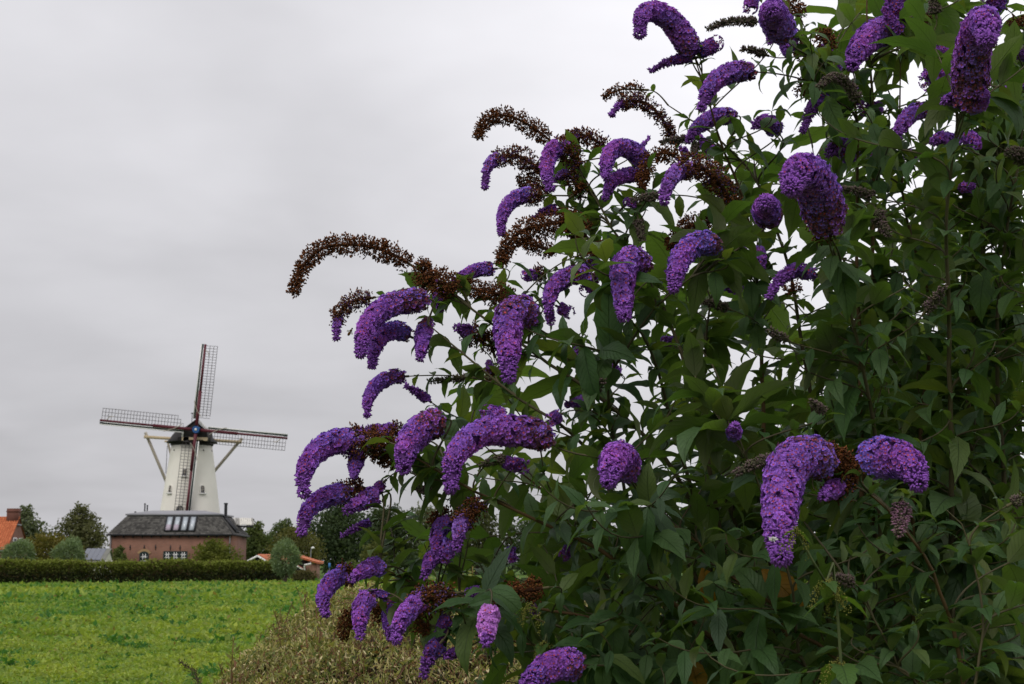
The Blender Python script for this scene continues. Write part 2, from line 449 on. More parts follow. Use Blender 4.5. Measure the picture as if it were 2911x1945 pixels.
def tree(name, label, cat, base, lobes, n, leaf, cols, seed, trunk_r=0.25, limbs=5, group=None):
    """lobes relative to base: x, y, z, horizontal radius, vertical radius"""
    b = np.asarray(base, float)
    o = root(name, b, label, cat, group)
    r = np.random.default_rng(seed)
    lb = np.asarray(lobes, float).copy(); lb[:, :3] += b
    tk = MB(); top = b + np.array([0.1, 0, np.max(lb[:, 2] - b[2])])
    P, _ = resample([b - [0, 0, 0.15], b + (top - b) * 0.4 + r.normal(size=3) * 0.08 * trunk_r * 4, top], 9)
    tk.tube(P, np.linspace(trunk_r, trunk_r * 0.3, 9), 8, (0.07, 0.05, 0.035))
    obj('trunk', tk, M_BARK, o)
    for q in range(min(limbs, len(lb))):
        s = P[3 + q % 4]; e = lb[q, :3]
        lm = MB(); Q, _ = resample([s, (s + e) / 2 + [0, 0, 0.15 * np.linalg.norm(e - s)], e], 7)
        lm.tube(Q, np.linspace(trunk_r * 0.5, trunk_r * 0.12, 7), 6, (0.07, 0.05, 0.035))
        obj('limb', lm, M_BARK, o)
    cm = MB(); crown(cm, lb, n, leaf, cols, seed)
    obj('crown', cm, M_TREE, o, kind='stuff')
    return o
def px_tree(name, label, cat, sx, Y, top_sy, w_px, lobes_n, n, leaf, cols, seed, trunk_r=0.3, group=None, low=0.15, conic=0.0, base_sy=None):
    """a tree standing at distance Y with its crown top and width taken from the survey of the photograph"""
    r = np.random.default_rng(seed)
    H = Zat(top_sy, Y) * (1.07 if Y > 160 else 1.0); W = w_px / FPX * Y / 2
    b = (Xat(sx, Y), Y, 0.0)
    lo = H * low
    lobes = []
    for q in range(lobes_n):
        f = (q + 0.5) / lobes_n
        z = lo + (H - lo) * (0.12 + 0.76 * f)
        taper = math.sin(math.pi * (0.22 + 0.72 * f)) * (1 - conic * f)
        a = q * 2.4 + r.uniform(-.4, .4)
        off = W * 0.5 * taper * (0.35 + 0.65 * r.random())
        rr = W * (0.62 * taper + 0.08) * r.uniform(0.8, 1.15)
        lobes.append((math.cos(a) * off, math.sin(a) * off * 0.8, z, rr, min(rr * 0.85, (H - z) * 0.98, z * 0.95 + .1)))
    return tree(name, label, cat, b, lobes, n, leaf, cols, seed, trunk_r, group=group)
GT = 'trees behind the far hedge'
DK = ((0.034, 0.055, 0.026), (0.075, 0.105, 0.045)); GY_ = ((0.075, 0.095, 0.052), (0.15, 0.17, 0.085))
OL = ((0.075, 0.08, 0.028), (0.16, 0.15, 0.045)); GN = ((0.06, 0.09, 0.028), (0.14, 0.17, 0.052)); WL = ((0.115, 0.17, 0.085), (0.235, 0.30, 0.165))
px_tree('broadleaf_tree', 'loose grey green tree rising behind the brick chimney of the orange roofed house', 'tree', 62, 215, 1436, 135, 9, 4200, 0.42, GY_, 101, 0.35, GT)
px_tree('broadleaf_tree', 'tall rounded olive tree left of the brick mill house', 'tree', 226, 195, 1432, 172, 11, 7000, 0.36, ((0.068, 0.076, 0.034), (0.15, 0.15, 0.065)), 102, 0.35, GT, 0.1, 0.35)
px_tree('broadleaf_tree', 'yellow green tree just right of the brick mill house', 'tree', 728, 190, 1480, 105, 9, 4300, 0.34, GN, 103, 0.28, GT, 0.08)
px_tree('broadleaf_tree', 'thin topped dark green tree behind the pollard willow by the small sheds', 'tree', 806, 205, 1472, 112, 9, 4300, 0.36, ((0.05, 0.075, 0.032), (0.11, 0.14, 0.055)), 104, 0.28, GT, 0.1)
px_tree('broadleaf_tree', 'broad olive tree directly behind the small orange roofed sheds', 'tree', 838, 170, 1503, 165, 9, 5600, 0.3, OL, 105, 0.28, GT, 0.05)
px_tree('broadleaf_tree', 'large dark green tree right of the street lamp', 'tree', 962, 185, 1434, 230, 14, 9500, 0.36, DK, 106, 0.4, GT, 0.04)
px_tree('broadleaf_tree', 'dark tree filling the gap right of the largest dark tree', 'tree', 1085, 200, 1446, 210, 11, 7000, 0.4, ((0.028, 0.043, 0.02), (0.06, 0.08, 0.033)), 107, 0.35, GT, 0.05)
px_tree('broadleaf_tree', 'grey green tree glimpsed through the left end of the butterfly bush', 'tree', 1215, 205, 1440, 200, 10, 5000, 0.42, GY_, 108, 0.35, GT, 0.05)
px_tree('broadleaf_tree', 'olive tree glimpsed behind the drooping lower flower spikes', 'tree', 1355, 200, 1438, 220, 10, 5000, 0.42, ((0.04, 0.05, 0.022), (0.09, 0.10, 0.04)), 109, 0.35, GT, 0.05)
px_tree('broadleaf_tree', 'low dark tree glimpsed through gaps in the middle of the butterfly bush', 'tree', 1510, 200, 1480, 230, 9, 4000, 0.42, DK, 110, 0.3, GT, 0.05)
px_tree('broadleaf_tree', 'low dark tree glimpsed behind the thick stems of the butterfly bush', 'tree', 1680, 200, 1510, 200, 8, 4000, 0.42, DK, 111, 0.3, GT, 0.05)
GS = 'shrubs around the mill house'
px_tree('garden_shrub', 'spreading yellow brown shrub between the orange roofed house and the mill house', 'shrub', 140, 150, 1518, 175, 10, 5200, 0.26, ((0.075, 0.078, 0.018), (0.19, 0.15, 0.032)), 121, 0.12, GS, 0.02)
px_tree('garden_shrub', 'narrow green shrub against the left corner of the mill house', 'shrub', 339, 142, 1540, 52, 6, 1900, 0.2, ((0.06, 0.085, 0.026), (0.13, 0.15, 0.042)), 122, 0.08, GS, 0.02)
px_tree('garden_shrub', 'wide olive green shrub covering the right side of the mill house front', 'shrub', 614, 130, 1533, 150, 10, 5200, 0.22, ((0.07, 0.09, 0.018), (0.17, 0.18, 0.034)), 123, 0.1, GS, 0.02)
px_tree('garden_shrub', 'light yellow green shrub under the large dark trees', 'shrub', 1065, 150, 1532, 90, 7, 2600, 0.26, ((0.07, 0.085, 0.025), (0.14, 0.15, 0.045)), 124, 0.1, GS, 0.02)
px_tree('garden_shrub', 'dark green shrub at the foot of the trees behind the bush', 'shrub', 1170, 152, 1560, 110, 7, 2600, 0.26, DK, 125, 0.1, GS, 0.02)
px_tree('garden_shrub', 'grey green shrub beside the blue road sign', 'shrub', 1000, 140, 1590, 60, 6, 1400, 0.2, GN, 126, 0.08, GS, 0.02)
px_tree('garden_shrub', 'low rusty green shrub in front of the brick shed', 'shrub', 862, 121, 1622, 80, 7, 1500, 0.17, ((0.05, 0.05, 0.02), (0.11, 0.095, 0.035)), 127, 0.06, GS, 0.02)

def willow(label, sx, Y, sy, r_px, seed):
    Rr = r_px / FPX * Y; zc = Zat(sy, Y); b = np.array([Xat(sx, Y), Y, 0.0])
    o = root('pollard_willow', b, label, 'willow tree', 'round pollard willows along the hedge')
    tk = MB(); P, _ = resample([b, b + [0.04, 0, zc * 0.4], b + [0, 0, max(zc - 0.35, 0.5)]], 6)
    tk.tube(P, np.linspace(0.2, 0.17, 6), 9, (0.07, 0.055, 0.04)); obj('trunk', tk, M_BARK, o)
    r = np.random.default_rng(seed); cm = MB(); n = 5200
    d = rdir(n, 0.15, r); c0 = b + [0, 0, zc]
    lump = 1 + 0.10 * np.sin(d[:, 0] * 4 + seed) + 0.07 * np.sin(d[:, 2] * 7 + d[:, 1] * 5 + seed)
    rr = Rr * lump * np.clip(r.normal(0.85, 0.13, n), 0.2, 1.1)
    Pp = c0 + d * rr[:, None] * np.array([1, 1, 1.06])
    ok = Pp[:, 2] > 0.1; Pp, d = Pp[ok], d[ok]; n = len(Pp)
    t = np.clip(vnoise(Pp[:, 0], Pp[:, 2], seed, .3) * .6 + r.random(n) * .5, 0, 1)[:, None]
    c = (1 - t) * np.asarray(WL[0]) + t * np.asarray(WL[1])
    D = d * 0.8 + rdir(n, 0.3, r) * 0.7
    l = 0.19 * r.uniform(0.6, 1.5, n)
    quads(Pp, D, rdir(n, 0.3, r), l, l * 0.32, c, cm, 0.15)
    obj('crown', cm, M_TREE, o, kind='stuff')
    bm = MB()
    for q in range(14):
        e = c0 + rdir(1, 0.5, r)[0] * Rr * 0.8
        bm.tube(resample([P[-1], (P[-1] + e) / 2 + [0, 0, .1], e], 5)[0], np.linspace(0.035, 0.01, 5), 5, (0.07, 0.055, 0.04))
    obj('branches', bm, M_BARK, o, kind='stuff')
willow('round pollard willow in front of the orange roofed house', 52, 113, 1583, 40, 31)
willow('round pollard willow rising from the hedge beside the small grey shed', 194, 113, 1583, 42, 32)
willow('round pollard willow at the right end of the hedge by the small sheds', 811, 116, 1588, 42, 33)

def far_hedge():
    Y0, Y1 = 106.5, 122.0
    A = np.array([Xat(-90, Y0), Y0]); B = np.array([Xat(800, Y1), Y1])
    Lh = np.linalg.norm(B - A); u = (B - A) / Lh; v = np.array([-u[1], u[0]])
    o = root('hedge', ((A + B) / 2).tolist() + [0], 'long clipped dark green hedge between the crop field and the mill house', 'hedge')
    mb = MB(); r = np.random.default_rng(44); n = 26000
    s = r.uniform(0, Lh, n); H = 1.36 + 0.3 * vnoise(s, s * 0, 4, 1.3) + 0.06 * vnoise(s, s * 0, 5, .4)
    face = r.random(n)
    t = r.uniform(-0.6, 0.6, n); z = H * np.sqrt(r.uniform(0, 1, n))
    front = face < 0.55; topf = (face >= 0.55) & (face < 0.8)
    t[front] = -0.6 + np.abs(r.normal(0, 0.09, front.sum())) - 0.05
    z[front] = H[front] * r.uniform(0, 1, front.sum())
    z[topf] = H[topf] - np.abs(r.normal(0, .06, topf.sum())) + .03 + .22 * (r.random(topf.sum()) < .12) * r.random(topf.sum())
    P = np.stack([A[0] + u[0] * s + v[0] * t, A[1] + u[1] * s + v[1] * t, z], 1)
    tt = np.clip(np.clip((z / H - .4) / .45, 0, 1) ** 1.3 + r.normal(0, .14, n), 0, 1)[:, None]      # young yellow shoots at the clipped top; shade painted into the lower leaves
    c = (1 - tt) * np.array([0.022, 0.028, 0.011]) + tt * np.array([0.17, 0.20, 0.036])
    brown = r.random(n) < 0.12; c[brown] = np.array([0.06, 0.045, 0.018])
    l = 0.16 * r.uniform(.6, 1.4, n)
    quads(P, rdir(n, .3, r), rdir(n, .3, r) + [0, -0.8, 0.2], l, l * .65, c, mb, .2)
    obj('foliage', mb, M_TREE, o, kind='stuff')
    bm = MB()
    for q in range(230):
        s0 = r.uniform(0, Lh); p = np.array([A[0] + u[0] * s0, A[1] + u[1] * s0, 0]) + np.append(v * r.uniform(-.35, .35), 0)
        e = p + [r.normal(0, .25), r.normal(0, .15), r.uniform(1.0, 1.5)]
        bm.tube([p, (p + e) / 2 + r.normal(0, .05, 3), e], [.035, .025, .01], 5, (0.06, 0.045, 0.03))
    obj('branches', bm, M_BARK, o, kind='stuff')
far_hedge()

# ================================================================== windmill
YM = 180.0
M_WHITE = solid('lime_render', (0.76, 0.73, 0.66), 0.85, 0.10, 0.5)
M_TAR = solid('tarred_boards', (0.022, 0.02, 0.02), 0.7, 0.3, 2.0)
M_RED = solid('maroon_paint', (0.10, 0.016, 0.026), 0.5, 0.15, 2)
M_GREENP = solid('dark_green_paint', (0.012, 0.028, 0.026), 0.5, 0.15, 2)
M_WPAINT = solid('white_paint', (0.8, 0.79, 0.76), 0.55, 0.08, 3)
M_BEIGE = solid('cream_timber', (0.50, 0.40, 0.26), 0.7, 0.15, 2)
M_GREYW = solid('weathered_timber', (0.38, 0.34, 0.28), 0.8, 0.25, 2)
M_LATT = solid('lattice_timber', (0.075, 0.065, 0.07), 0.7, 0.2, 2)
M_BLUE = solid('hub_blue', (0.02, 0.085, 0.25), 0.5, 0.1, 3)
M_GLASS = solid('dark_glass', (0.02, 0.024, 0.03), 0.08, 0.2, 1.5, spec=0.8)
M_ZINC = solid('zinc_roofing', (0.235, 0.235, 0.255), 0.5, 0.15, 0.8)
M_TILE = solid('grey_pantiles', None, 0.75, 0.2, 2.0, tint=True)
M_IRON = solid('black_iron', (0.018, 0.018, 0.022), 0.5, 0.2, 5)
xm = Xat(539, YM, 6.0)
mill = root('windmill', (xm, YM, 0), 'white round tower windmill with four lattice sails and black cap', 'windmill')
z_top, z_low = Zat(1262, YM - 2.3), Zat(1451, YM - 3.4)
r_top, r_low = 114 / FPX * YM / 2, 166 / FPX * YM / 2
sl = (r_low - r_top) / (z_top - z_low)
def rt(z): return r_top + (z_top - z) * sl + 0.25 * max(0, (4 - z) / 4)
tw = MB(); zs = np.linspace(0, z_top, 14); tw.lathe([(rt(z), z) for z in zs] + [(0.01, z_top)], xm, YM, 40)
obj('tower', tw, M_WHITE, mill, smooth=True)
cb = MB(); cb.lathe([(r_top, z_top - .1), (r_top + .12, z_top - .02), (r_top + .14, z_top + .22), (r_top - .1, z_top + .3)], xm, YM, 36)
obj('curb_ring', cb, M_TAR, mill)
def tower_window(sx, sy, wpx, hpx, name='window', arched=True):
    z0 = Zat(sy, YM - 2.8); dx = Xat(sx, YM - 2.8, z0) - xm
    rr = rt(z0); a = math.asin(max(-.95, min(.95, dx / rr)))
    n = np.array([math.sin(a), -math.cos(a), 0]); t = np.array([math.cos(a), math.sin(a), 0])
    upd = np.array([-n[0] * sl, -n[1] * sl, 1.0]); upd /= np.linalg.norm(upd); nn = np.cross(t, upd)
    c = np.array([xm, YM, z0]) + n * rr
    ww, hh = wpx / FPX * YM / 2, hpx / FPX * YM / 2
    def pl(u, v, o): return c + t * u + upd * v + nn * o
    def shape(s, k=9):
        pts = [(-ww * s, -hh * (1 if s > 1 else s)), (ww * s, -hh * (1 if s > 1 else s))]
        if arched:
            for q in range(k + 1):
                th = math.pi * q / k
                pts.append((ww * s * math.cos(th), hh - ww + ww * s * math.sin(th)))
        else: pts += [(ww * s, hh * s), (-ww * s, hh * s)]
        return pts
    fr = MB(); S1, S0 = shape(1.35), shape(1.0)
    m = len(S1)
    V = [pl(u, v, .10) for u, v in S1] + [pl(u, v, .10) for u, v in S0] + [pl(u, v, -.25) for u, v in S1] + [pl(u, v, .01) for u, v in S0]
    F = [(i, (i + 1) % m, m + (i + 1) % m, m + i) for i in range(m)] + [(i, 2 * m + i, 2 * m + (i + 1) % m, (i + 1) % m) for i in range(m)] + [(m + i, m + (i + 1) % m, 3 * m + (i + 1) % m, 3 * m + i) for i in range(m)]
    fr.add(V, F); f = obj(name, fr, M_WHITE, mill)
    pn = MB(); pn.prism([pl(u, v, 0) for u, v in shape(0.99)], nn * .02, nn * .035); obj('pane', pn, M_GLASS, f)
    mu = MB(); mu.obox(pl(0, 0, .05), t, upd, nn, .025, hh * .97, .02); mu.obox(pl(0, -hh * .1, .052), t, upd, nn, ww * .97, .025, .018); mu.obox(pl(0, hh * .45, .052), t, upd, nn, ww * .97, .022, .018)
    obj('glazing_bar', mu, M_GREYW, f)
    sl_ = MB(); sl_.obox(pl(0, -hh - .1, .1), t, upd, nn, ww * 1.7, .06, .12); obj('sill', sl_, M_WPAINT, f)
tower_window(230 + 720 * .3507, 950 + 1255 * .3507, 11, 20)
tower_window(230 + 980 * .3507, 950 + 1257 * .3507, 12, 21)
tower_window(230 + 841 * .3507, 950 + 1122 * .3507, 11, 18, arched=False)
tower_window(230 + 812 * .3507, 950 + 1428 * .3507, 22, 24)
for px_ in (750, 988, 1040):
    z0 = Zat(950 + 938 * .3507, YM - 2.2); dx = Xat(230 + px_ * .3507, YM - 2.2, z0) - xm; a = math.asin(max(-.99, min(.99, dx / rt(z0))))
    c = np.array([xm + math.sin(a) * rt(z0), YM - math.cos(a) * rt(z0), z0])
    v = MB(); v.obox(c, [math.cos(a), math.sin(a), 0], [-math.sin(a), math.cos(a), 0], [0, 0, 1], .06, .04, .09); obj('wall_vent', v, M_IRON, mill)
# cap: boat-shaped body, front gable, trim
cap = MB()
zc = z_top + 0.28
prof = [(2.45, -.02), (3.0, 0.0), (2.98, .1), (2.62, .45), (2.38, .85), (2.05, 1.25), (1.45, 1.65), (.8, 1.9), (.02, 2.0)]
k = 28; a = np.arange(k) * 2 * math.pi / k
pr = np.array(prof)
V = np.stack([xm + pr[:, :1] * np.cos(a) * 0.98, YM + pr[:, :1] * np.sin(a) * (1 + .1 * (np.sin(a) > 0)), np.repeat(pr[:, 1:2], k, 1) + zc], -1).reshape(-1, 3)
ii, jj = np.meshgrid(np.arange(len(prof) - 1), np.arange(k), indexing='ij')
cap.add(V, np.stack([ii * k + jj, ii * k + (jj + 1) % k, (ii + 1) * k + (jj + 1) % k, (ii + 1) * k + jj], -1).reshape(-1, 4))
capo = obj('cap', cap, M_TAR, mill, smooth=True)
YF = YM - 3.15
sc = YM / FPX
hubx, hubz = Xat(230 + 935 * .3507, YF - .5, 15), Zat(950 + 776 * .3507, YF - .5)
def gz_(px_): return Zat(950 + px_ * .3507, YF)
def gx_(px_): return Xat(230 + px_ * .3507, YF, 15)
gp = [(gx_(822), gz_(862)), (gx_(1028), gz_(862)), (gx_(1018), gz_(785)), (gx_(930), gz_(697)), (gx_(832), gz_(772))]
gb = MB(); gb.prism([(x, 0, z) for x, z in gp], (0, YF, 0), (0, YF + 3.3, 0)); obj('front_gable', gb, M_TAR, mill)
def trim(name, p, q, wd, mat):
    t_ = MB(); t_.bar((p[0], YF - .03, p[1]), (q[0], YF - .03, q[1]), .18, wd, up=(0, 0, 1)); obj(name, t_, mat, mill)
trim('barge_board', (gp[3][0] + .15, gp[3][1] - .05), (gp[2][0] + .22, gp[2][1] - .02), .34, M_WPAINT)
trim('barge_board', (gp[3][0] - .05, gp[3][1] - .0), (gp[4][0] - .08, gp[4][1]), .12, M_TAR)
trim('edge_board', (gp[4][0] - .07, gp[4][1] - .05), (gp[0][0] - .06, gp[0][1]), .1, M_WPAINT)
bm = MB(); xx0, xx1 = gx_(819), gx_(1027); zz = gz_(851)
bm.prism([(xx0, 0, zz + .22), (xx0, 0, zz - .16), (xx0 + .35, 0, zz - .2), (xx0 + .55, 0, zz - .1), (xx1 - .55, 0, zz - .1), (xx1 - .35, 0, zz - .22), (xx1, 0, zz - .2), (xx1, 0, zz + .18)][::-1], (0, YF - .2, 0), (0, YF - .04, 0))
obj('storm_board', bm, M_BEIGE, mill)
wk = MB(); wk.box(xm - 1.0, xm + 1.2, YF - .1, YM - 1.5, zc - .1, zc + .45); wk.tube([(xm, YF - .2, zc + .2), (xm, YM, zc + .2)], .35, 10); obj('bearing_block', wk, M_TAR, mill)
# tail beams and braces
def beam(p, q, wd, mat, name):
    b_ = MB(); b_.bar(p, q, wd); obj(name, b_, mat, mill)
def mz(py_, Y): return Zat(950 + py_ * .3507, Y)
def mxx(px_, Y): return Xat(230 + px_ * .3507, Y, 14)
YB = YM + 1.2
beam((mxx(508, YB), YB, mz(833, YB)), (xm, YB, mz(858, YB)), .34, M_BEIGE, 'tail_beam')
beam((mxx(1300, YB), YB, mz(876, YB)), (xm, YB, mz(850, YB)), .34, M_BEIGE, 'tail_beam')
beam((mxx(675, YB + 2), YB + 2, mz(870, YB + 2)), (xm, YB + 2, mz(875, YB + 2)), .22, M_BEIGE, 'tail_beam')
beam((mxx(516, YB), YB - .02, mz(797, YB)), (mxx(890, YM + 6.3), YM + 6.3, mz(1620, YM + 6.3)), .26, M_GREYW, 'brace')
beam((mxx(1302, YB), YB - .02, mz(846, YB)), (mxx(890, YM + 6.3), YM + 6.3, mz(1351, YM + 6.3)), .26, M_GREYW, 'brace')
beam((mxx(700, YB + 2), YB + 1.9, mz(868, YB + 2)), (mxx(800, YM + 6), YM + 6, mz(1240, YM + 6)), .2, M_GREYW, 'brace')
beam((xm, YM + 2.6, zc + .6), (mxx(890, YM + 6.3), YM + 6.3, 1.0), .4, M_BEIGE, 'tail_pole')
ch = MB(); ch.tube([(mxx(697, YB + 2), YB + 2, mz(905, YB + 2)), (mxx(693, YB + 2), YB + 2, mz(1130, YB + 2))], .035, 5); obj('chain', ch, M_IRON, mill)
va = MB(); va.bar((mxx(891, YM), YM, zc + 2.4), (mxx(893, YM), YM, mz(640, YM)), .06); va.obox((mxx(895, YM), YM, mz(642, YM)), [1, 0, 0], [0, 1, 0], [0, 0, 1], .18, .02, .06); obj('weather_vane', va, M_IRON, mill)
# sails
YS = YF - 0.75
hub = MB(); hub.tube([(hubx, YF + .3, hubz), (hubx, YS - .28, hubz)], .42, 14); ho = obj('hub', hub, M_BLUE, mill)
st = MB()
for q in range(4):
    an = q * math.pi / 4
    st.obox((hubx, YS - .30, hubz), [math.cos(an), 0, math.sin(an)], [0, 1, 0], [-math.sin(an), 0, math.cos(an)], .15, .015 + .001 * q, .035)
obj('star', st, M_WPAINT, ho)
SL = 702 * .3507 / FPX * YS
for q, phi in enumerate((4.6, 95.4, 184.9, 275.6)):
    ph = math.radians(phi)
    u = np.array([math.sin(ph), 0, math.cos(ph)]); t = np.array([math.cos(ph), 0, -math.sin(ph)]); o_ = np.array([hubx, YS + (.1 if q % 2 else -.06), hubz]); ny = np.array([0, 1.0, 0])
    ln = SL * (1.0, 1.06, 1.06, 1.125)[q]
    def sp_(r0, r1, t0, t1, y0, y1, mb):
        c = o_ + u * (r0 + r1) / 2 + t * (t0 + t1) / 2 + ny * (y0 + y1) / 2
        mb.obox(c, u, t, ny, abs(r1 - r0) / 2, abs(t1 - t0) / 2, abs(y1 - y0) / 2)
    stock = MB(); sp_(-.5, ln * .45, -.17, .17, -.15, .15, stock); sp_(ln * .45, ln, -.12, .12, -.12, .12, stock)
    so_ = obj('sail', stock, M_RED, mill)
    r0 = ln * .125
    db = MB(); sp_(r0, ln, -.40, -.175, -.05, .0, db); obj('leading_board', db, M_GREENP, so_)
    wb = MB(); sp_(r0, ln - .02, -.50, -.402, -.06, .03, wb); sp_(r0, ln * .96, -.215, -.172, -.085, -.052, wb); obj('white_edge_board', wb, M_WPAINT, so_)
    lt = MB(); W = 1.42; st0, st1 = ln * .14, ln * .985
    for c_ in range(1, 4):
        a0 = st0 + (.35 * (c_ - 1) if q == 3 else .08 * c_)
        sp_(a0, st1, .14 + (W - .14) * c_ / 3 - .024, .14 + (W - .14) * c_ / 3 + .024, .02, .07, lt)
    nb = 27
    for b_ in range(nb):
        rr = st0 + (st1 - st0) * b_ / (nb - 1)
        sp_(rr - .02, rr + .02, .12, W + .04 if not (q == 3 and b_ < 2) else W * (b_ + 1) / 3, -.035, .018, lt)
    obj('lattice', lt, M_LATT, so_, kind='stuff')
    rp = MB()
    p0 = o_ + u * ln * .93 + t * .1 - ny * .2; p1 = o_ + u * ln * .86 + t * .55 - ny * .2
    rp.tube(resample([p0, p0 * .5 + p1 * .5 + t * .2, p1], 8)[0], .045, 5)
    p0 = o_ + u * ln * .15 + t * .45 - ny * .2; p1 = o_ + u * ln * .33 - t * .55 - ny * .2
    rp.tube(resample([p0, p0 * .6 + p1 * .4 - t * .15, p1], 8)[0], .045, 5)
    obj('rope', rp, M_GREYW, so_)

# ================================================================== mill house
YH = 165.0; DH = 9.6
hx0, hx1 = Xat(311, YH, 3), Xat(656, YH, 3)
z_eave = Zat(1520, YH); z_m = Zat(1466, YH + 1.4); z_r = Zat(1451.5, YH + 3.6)
house = root('mill_house', ((hx0 + hx1) / 2, YH, 0), 'low brown brick house with dark tiled mansard roof in front of the windmill', 'house')
wall = MB(); wall.box(hx0, hx1, YH, YH + DH, -.15, z_eave); hw = obj('wall', wall, M_BRICK, house)
E = .22; IN = 1.5
def ring(x0, x1, y0, y1, z): return [(x0, y0, z), (x1, y0, z), (x1, y1, z), (x0, y1, z)]
R0 = ring(hx0 - E, hx1 + E, YH - E, YH + DH + E, z_eave); R1 = ring(hx0 + IN, hx1 - IN, YH + IN - .1, YH + DH - IN + .1, z_m)
R2 = ring(hx0 + IN + 2.1, hx1 - IN - 2.2, YH + 3.7, YH + DH - 3.7, z_r)
rf = MB(); rf.add(R0 + R1, [(i, (i + 1) % 4, 4 + (i + 1) % 4, 4 + i) for i in range(4)] + [(3, 2, 1, 0)], (0.04, 0.038, 0.036))
rfo = obj('roof', rf, M_TILE, house)
R1b = ring(hx0 + IN - .22, hx1 - IN + .22, YH + IN - .32, YH + DH - IN + .32, z_m + .02); R1c = [(x, y, z + .16) for x, y, z in R1b]
fr_ = MB(); fr_.add(R1b + R1c + R2, [(i, (i + 1) % 4, 4 + (i + 1) % 4, 4 + i) for i in range(4)] + [(4 + i, 4 + (i + 1) % 4, 8 + (i + 1) % 4, 8 + i) for i in range(4)] + [(8, 9, 10, 11), (3, 2, 1, 0)])
obj('upper_roof', fr_, M_ZINC, house)
def slope_tiles(P00, P10, P11, P01, rows, tw, seed, parent, col0, col1, mat, name, thick=.035, curve=False):
    """courses of overlapping tiles on the quad P00-P10 (eave) P01-P11 (top); one joined part"""
    r = np.random.default_rng(seed); P00, P10, P11, P01 = (np.asarray(p, float) for p in (P00, P10, P11, P01))
    n = np.cross(P10 - P00, P01 - P00); n /= np.linalg.norm(n)
    mb = MB()
    for i in range(rows):
        f0, f1 = i / rows, min((i + 1.25) / rows, 1.0)
        a0, b0 = P00 + (P01 - P00) * f0, P10 + (P11 - P10) * f0; a1, b1 = P00 + (P01 - P00) * f1, P10 + (P11 - P10) * f1
        W_ = np.linalg.norm(b0 - a0); m = max(1, int(W_ / tw)); off = (i % 2) * .5 * 0
        for q in range(m):
            g0, g1 = (q + .03) / m, (q + .97) / m
            h = thick * r.uniform(.8, 1.5)
            p = [a0 + (b0 - a0) * g0 + n * (h + .03), a0 + (b0 - a0) * g1 + n * (h + .03), a1 + (b1 - a1) * g1 + n * .012, a1 + (b1 - a1) * g0 + n * .012, a0 + (b0 - a0) * g0 + n * .004, a0 + (b0 - a0) * g1 + n * .004]
            c = np.asarray(col0) + (np.asarray(col1) - np.asarray(col0)) * r.random()
            if curve:
                mid0, mid1 = (p[0] + p[1]) / 2 + n * .06, (p[3] + p[2]) / 2 + n * .06
                mb.add([p[0], mid0, p[1], p[2], mid1, p[3], p[4], p[5]], [(0, 1, 4, 5), (1, 2, 3, 4), (6, 7, 2, 1), (6, 1, 0, 6)][:3], c)
            else: mb.add(p, [(0, 1, 2, 3), (4, 5, 1, 0)], c)
    return obj(name, mb, mat, parent, kind='stuff')
tc0, tc1 = (0.05, 0.047, 0.045), (0.145, 0.137, 0.128)
slope_tiles(R0[0], R0[1], R1[1], R1[0], 11, .26, 1, rfo, tc0, tc1, M_TILE, 'roof_tiles')
slope_tiles(R0[1], R0[2], R1[2], R1[1], 11, .26, 2, rfo, tc0, tc1, M_TILE, 'roof_tiles')
slope_tiles(R0[3], R0[0], R1[0], R1[3], 11, .26, 3, rfo, tc0, tc1, M_TILE, 'roof_tiles')
gt = MB(); gt.box(hx0 - E - .1, hx1 + E + .1, YH - E - .13, YH - E - .01, z_eave - .12, z_eave + .03); gt.box(hx1 + E + .01, hx1 + E + .13, YH - E - .005, YH + DH + E, z_eave - .12, z_eave + .03); obj('gutter', gt, M_IRON, house)
for q in range(13):
    xb = hx0 + .5 + q * (hx1 - hx0 - 1) / 12
    br_ = MB(); br_.box(xb - .05, xb + .05, YH - E - .02, YH - .003, z_eave - .3, z_eave - .125); obj('gutter_bracket', br_, M_IRON, house)
for xd in (hx0 + .12, hx1 - .1):
    dp = MB(); dp.tube([(xd, YH - .09, z_eave - .1), (xd, YH - .09, .0)], .06, 8); obj('downpipe', dp, M_ZINC, house)
sn = (np.array(R1[0]) - np.array(R0[0])); sn[0] = 0; snl = np.linalg.norm(sn); su = sn / snl; nrm = np.cross([1, 0, 0], su)
M_PANE = solid('painted_sky_glass', (0.42, 0.46, 0.5), 0.05, 0.05, 1.0, spec=1.0)  # pale base colour paints the reflected sky onto the panes
def roof_window(x0, x1, f0, f1, blind):
    c0 = np.array([(x0 + x1) / 2, R0[0][1], R0[0][2]]) + sn * (f0 + f1) / 2 + nrm * .14
    hw_, hl = (x1 - x0) / 2, snl * (f1 - f0) / 2
    fr = MB()
    for s_ in (-1, 1):
        fr.obox(c0 + np.array([1, 0, 0]) * s_ * (hw_ - .05), [1, 0, 0], su, nrm, .06, hl, .09); fr.obox(c0 + su * s_ * (hl - .05), [1, 0, 0], su, nrm, hw_ - .112, .055, .088)
    f = obj('roof_window', fr, M_IRON, house)
    pn = MB(); pn.obox(c0, [1, 0, 0], su, nrm, hw_ - .1, hl - .1, .03); obj('pane', pn, M_PANE, f)
    if blind:
        bl = MB(); bl.obox(c0 - su * hl * .52 + nrm * .04, [1, 0, 0], su, nrm, hw_ - .11, hl * .38, .012); obj('blind', bl, solid('mauve_blind', (0.36, 0.31, 0.36), .8, .05), f)
for q in range(4):
    x0 = Xat(470.5 + q * 22.1, YH + .6, 5); x1 = Xat(492.5 + q * 22.1, YH + .6, 5)
    roof_window(x0, x1 - .05, .13, .93, q < 2)
